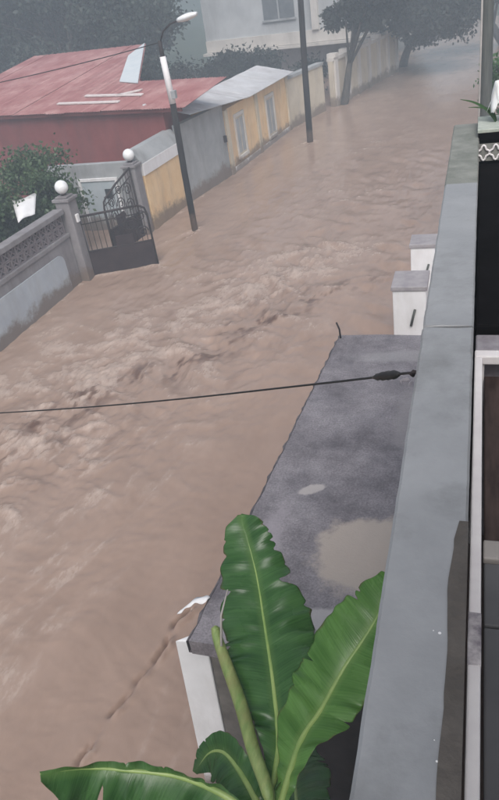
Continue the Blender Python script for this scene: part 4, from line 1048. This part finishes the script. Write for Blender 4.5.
def banana_leaf(ctrl, wl, wr, nrm, mt, seed, droop=0.5, petiole=None, notches=(), amp=0.017, rib_r=(0.016, 0.003)):
    c = catmull([Vector(p) for p in ctrl], 34); n = len(c); nv = 20
    r = np.random.default_rng(seed)
    notches = tuple(notches) + tuple((sg, float(r.uniform(.15, .95)), float(r.uniform(.06, .30)), float(r.uniform(.003, .006))) for sg in (-1, 1) for _ in range(6))
    nrm = Vector(nrm).normalized()
    cum = [0.0]
    for k in range(1, n): cum.append(cum[-1] + (c[k] - c[k-1]).length)
    Ltot = cum[-1]
    V_, LU, LV, F_, LE = [], [], [], [], []
    ribp = []
    for k in range(n):
        u = cum[k] / Ltot
        t_ = (c[min(k+1, n-1)] - c[max(k-1, 0)]).normalized()
        s_ = t_.cross(nrm).normalized(); nn_ = s_.cross(t_).normalized()
        ribp.append(c[k] - nn_ * 0.004)
        for j in range(-nv, nv + 1):
            f = j / nv; side = wr if f > 0 else wl
            w_ = np.interp(u, [q[0] for q in side], [q[1] for q in side])
            for (side_s, u0, depth, wid) in notches:
                if side_s * f > 0:
                    w_ *= 1 - depth * math.exp(-((u - u0) / wid) ** 2)
            w_ *= 1 + 0.025 * math.sin(u * 37 + seed + (2 if f > 0 else 0)) + 0.02 * math.sin(u * 83 + seed)
            x = abs(f) * w_
            # lateral veins sweep forward; blade rises from the rib then droops, pleated
            sweep = 0.22 * x
            h = 0.32 * x - droop * x * x / 0.2 * 0.9
            pl_ = amp * abs(f) * math.sin(u * Ltot * 62 + 1.3 * math.sin(u * 17 + seed) + (0.9 if f > 0 else 0)) * (0.5 + 0.5 * math.sin(u * 23 + seed))
            wav = amp * 1.0 * abs(f) ** 1.5 * math.sin(u * Ltot * 16 + seed * 1.7 + (1.9 if f > 0 else 0)) + amp * 0.55 * (0.6 + 0.7 * math.sin(u * 13 + seed * 2.1 + (1 if f > 0 else 0))) * abs(f) ** 0.7 * math.sin((u * Ltot - 0.25 * x) * 52 + 2.2 * math.sin(u * 9 + seed) + (2.3 if f > 0 else 0))
            p = c[k] + s_ * (math.copysign(x, f) if f else 0) + t_ * sweep * (1 - u) + nn_ * (h + pl_ + wav)
            V_.append(tuple(p)); LU.append(u * Ltot); LV.append(f * w_ / 0.2); LE.append(abs(f))
    m_ = 2 * nv + 1
    for k in range(n - 1):
        for j in range(m_ - 1):
            F_.append((k*m_+j, k*m_+j+1, (k+1)*m_+j+1, (k+1)*m_+j))
    me = bpy.data.meshes.new('leaf'); me.from_pydata(V_, [], F_); me.update()
    for nm, dat in (('lu', LU), ('lv', LV), ('le', LE)):
        at = me.attributes.new(nm, 'FLOAT', 'POINT'); at.data.foreach_set('value', dat)
    o = link('leaf', me, ban, mt, True)
    so = o.modifiers.new('thickness', 'SOLIDIFY'); so.thickness = 0.0015
    rb = MB(); pts = ribp; full = pts
    if petiole: full = catmull([Vector(p) for p in petiole], 8)[:-1] + pts
    rb.tube(full, [rib_r[0] + (rib_r[1] - rib_r[0]) * k / (len(full) - 1) for k in range(len(full))], 10)
    q = rb.build('midrib', m_rib, ban, True)
    q.parent = o; q.location = (0, 0, 0)
    return o
# tall leaf reaching over the annex roof
banana_leaf([(-0.665, 1.27, 3.69), (-0.68, 1.45, 3.70), (-0.75, 1.67, 3.73), (-0.85, 1.93, 3.77), (-0.96, 2.20, 3.86), (-1.08, 2.42, 4.0)],
            [(0, .02), (.12, .06), (.3, .15), (.5, .205), (.66, .20), (.8, .165), (.92, .12), (.97, .08), (1, .01)],
            [(0, .02), (.12, .08), (.28, .18), (.45, .22), (.6, .215), (.72, .16), (.85, .135), (.94, .10), (.98, .06), (1, .01)],
            (0.12, -0.55, 0.83), m_ban1, 3, 0.55, [(-0.66, 1.15, 3.4), (-0.66, 1.2, 3.58), (-0.665, 1.27, 3.69)],
            notches=((-1, .70, .28, .012), (1, .70, .34, .016), (1, .60, .14, .010), (-1, .86, .12, .010), (1, .83, .2, .012), (-1, .45, .08, .01)))
# broad fresh leaf tucked against the parapet
banana_leaf([(-0.62, 1.22, 3.70), (-0.59, 1.45, 3.74), (-0.53, 1.60, 3.76), (-0.46, 1.76, 3.82), (-0.37, 1.88, 3.92), (-0.30, 1.97, 4.03), (-0.235, 2.04, 4.13)],
            [(0, .02), (.12, .05), (.25, .12), (.45, .18), (.65, .185), (.85, .13), (.95, .07), (1, .01)],
            [(0, .02), (.15, .06), (.3, .12), (.5, .16), (.7, .14), (.9, .07), (1, .01)],
            (-0.25, -0.55, 0.80), m_ban2, 5, 0.35, [(-0.65, 1.14, 3.42), (-0.64, 1.17, 3.58), (-0.62, 1.22, 3.70)], amp=0.011, notches=((-1, .8, .12, .01), (-1, .55, .06, .01)))
# young rolled leaf, not yet open
a = MB(); pts = catmull([Vector(p) for p in ((-0.655, 1.15, 3.5), (-0.65, 1.22, 3.74), (-0.76, 1.39, 3.75), (-0.86, 1.56, 3.765), (-0.97, 1.72, 3.79), (-1.035, 1.815, 3.83), (-1.05, 1.85, 3.86))], 8)
a.tube(pts, [0.018 + 0.010 * math.sin(math.pi * min(1, k / (len(pts) - 1) * 1.05)) * (k > 8) if k < len(pts) - 4 else 0.026 - 0.0055 * (k - len(pts) + 5) for k in range(len(pts))], 12); a.build('rolled_leaf', m_roll, ban, True)
a = MB(); a.tube([(-1.0, 1.77, 3.83), (-1.015, 1.86, 3.92), (-1.0, 1.95, 3.99)], [0.006, 0.005, 0.003], 6); a.build('dry_tip', m_barpale, ban, True)
# low leaf running out to the left
banana_leaf([(-0.66, 1.14, 3.74), (-0.81, 1.18, 3.79), (-0.99, 1.20, 3.81), (-1.17, 1.17, 3.84), (-1.32, 1.12, 3.89), (-1.43, 1.03, 3.97)],
            [(0, .03), (.2, .16), (.45, .22), (.7, .20), (.88, .12), (1, .015)],
            [(0, .01), (.2, .02), (.45, .03), (.7, .03), (.88, .02), (1, .006)],
            (0.0, -0.75, 0.65), m_ban1, 8, 0.6, [(-0.66, 1.1, 3.4), (-0.65, 1.11, 3.6), (-0.66, 1.14, 3.74)], notches=((-1, .72, .7, .016), (-1, .55, .25, .01)))
# small leaves low in the heart of the plant, the lowest added to darken the yard
banana_leaf([(-0.70, 1.24, 3.58), (-0.82, 1.36, 3.60), (-0.93, 1.45, 3.57), (-1.02, 1.47, 3.50), (-1.08, 1.42, 3.42)],
            [(0, .02), (.3, .10), (.6, .12), (.85, .07), (1, .01)], [(0, .02), (.3, .07), (.6, .08), (.85, .05), (1, .01)],
            (-0.2, -0.5, 0.8), m_ban1, 12, 0.6, amp=0.008)
banana_leaf([(-0.60, 1.20, 3.30), (-0.50, 1.34, 3.25), (-0.45, 1.50, 3.12), (-0.44, 1.6, 2.95)],
            [(0, .02), (.3, .07), (.6, .09), (.85, .05), (1, .01)], [(0, .02), (.3, .08), (.6, .10), (.85, .05), (1, .01)],
            (0.0, -0.2, 1), m_ban1, 15, 0.6, amp=0.008)
banana_leaf([(-0.64, 1.05, 3.2), (-0.62, 1.3, 3.15), (-0.75, 1.7, 2.95), (-0.85, 2.0, 2.7), (-0.9, 2.2, 2.55)],
            [(0, .02), (.3, .14), (.6, .18), (.85, .1), (1, .01)], [(0, .02), (.3, .14), (.6, .18), (.85, .1), (1, .01)],
            (0.0, -0.2, 1), m_ban1, 18, 0.6, amp=0.008)

# ------------------------------------------------------------------ rain mist
hz = MB(); hz.box(-130, 100, -12, 175, -1.7, 15.5)
M = bpy.data.materials.new('rain_mist'); M.use_nodes = True
t = M.node_tree; N = t.nodes
N.remove(N['Principled BSDF'])
pv = N.new('ShaderNodeVolumePrincipled'); pv.inputs['Color'].default_value = (0.77, 0.89, 1.0, 1); pv.inputs['Density'].default_value = 0.0078; pv.inputs['Anisotropy'].default_value = 0.0
t.links.new(pv.outputs[0], N['Material Output'].inputs['Volume'])
tag(hz.build('haze', M), kind='stuff')
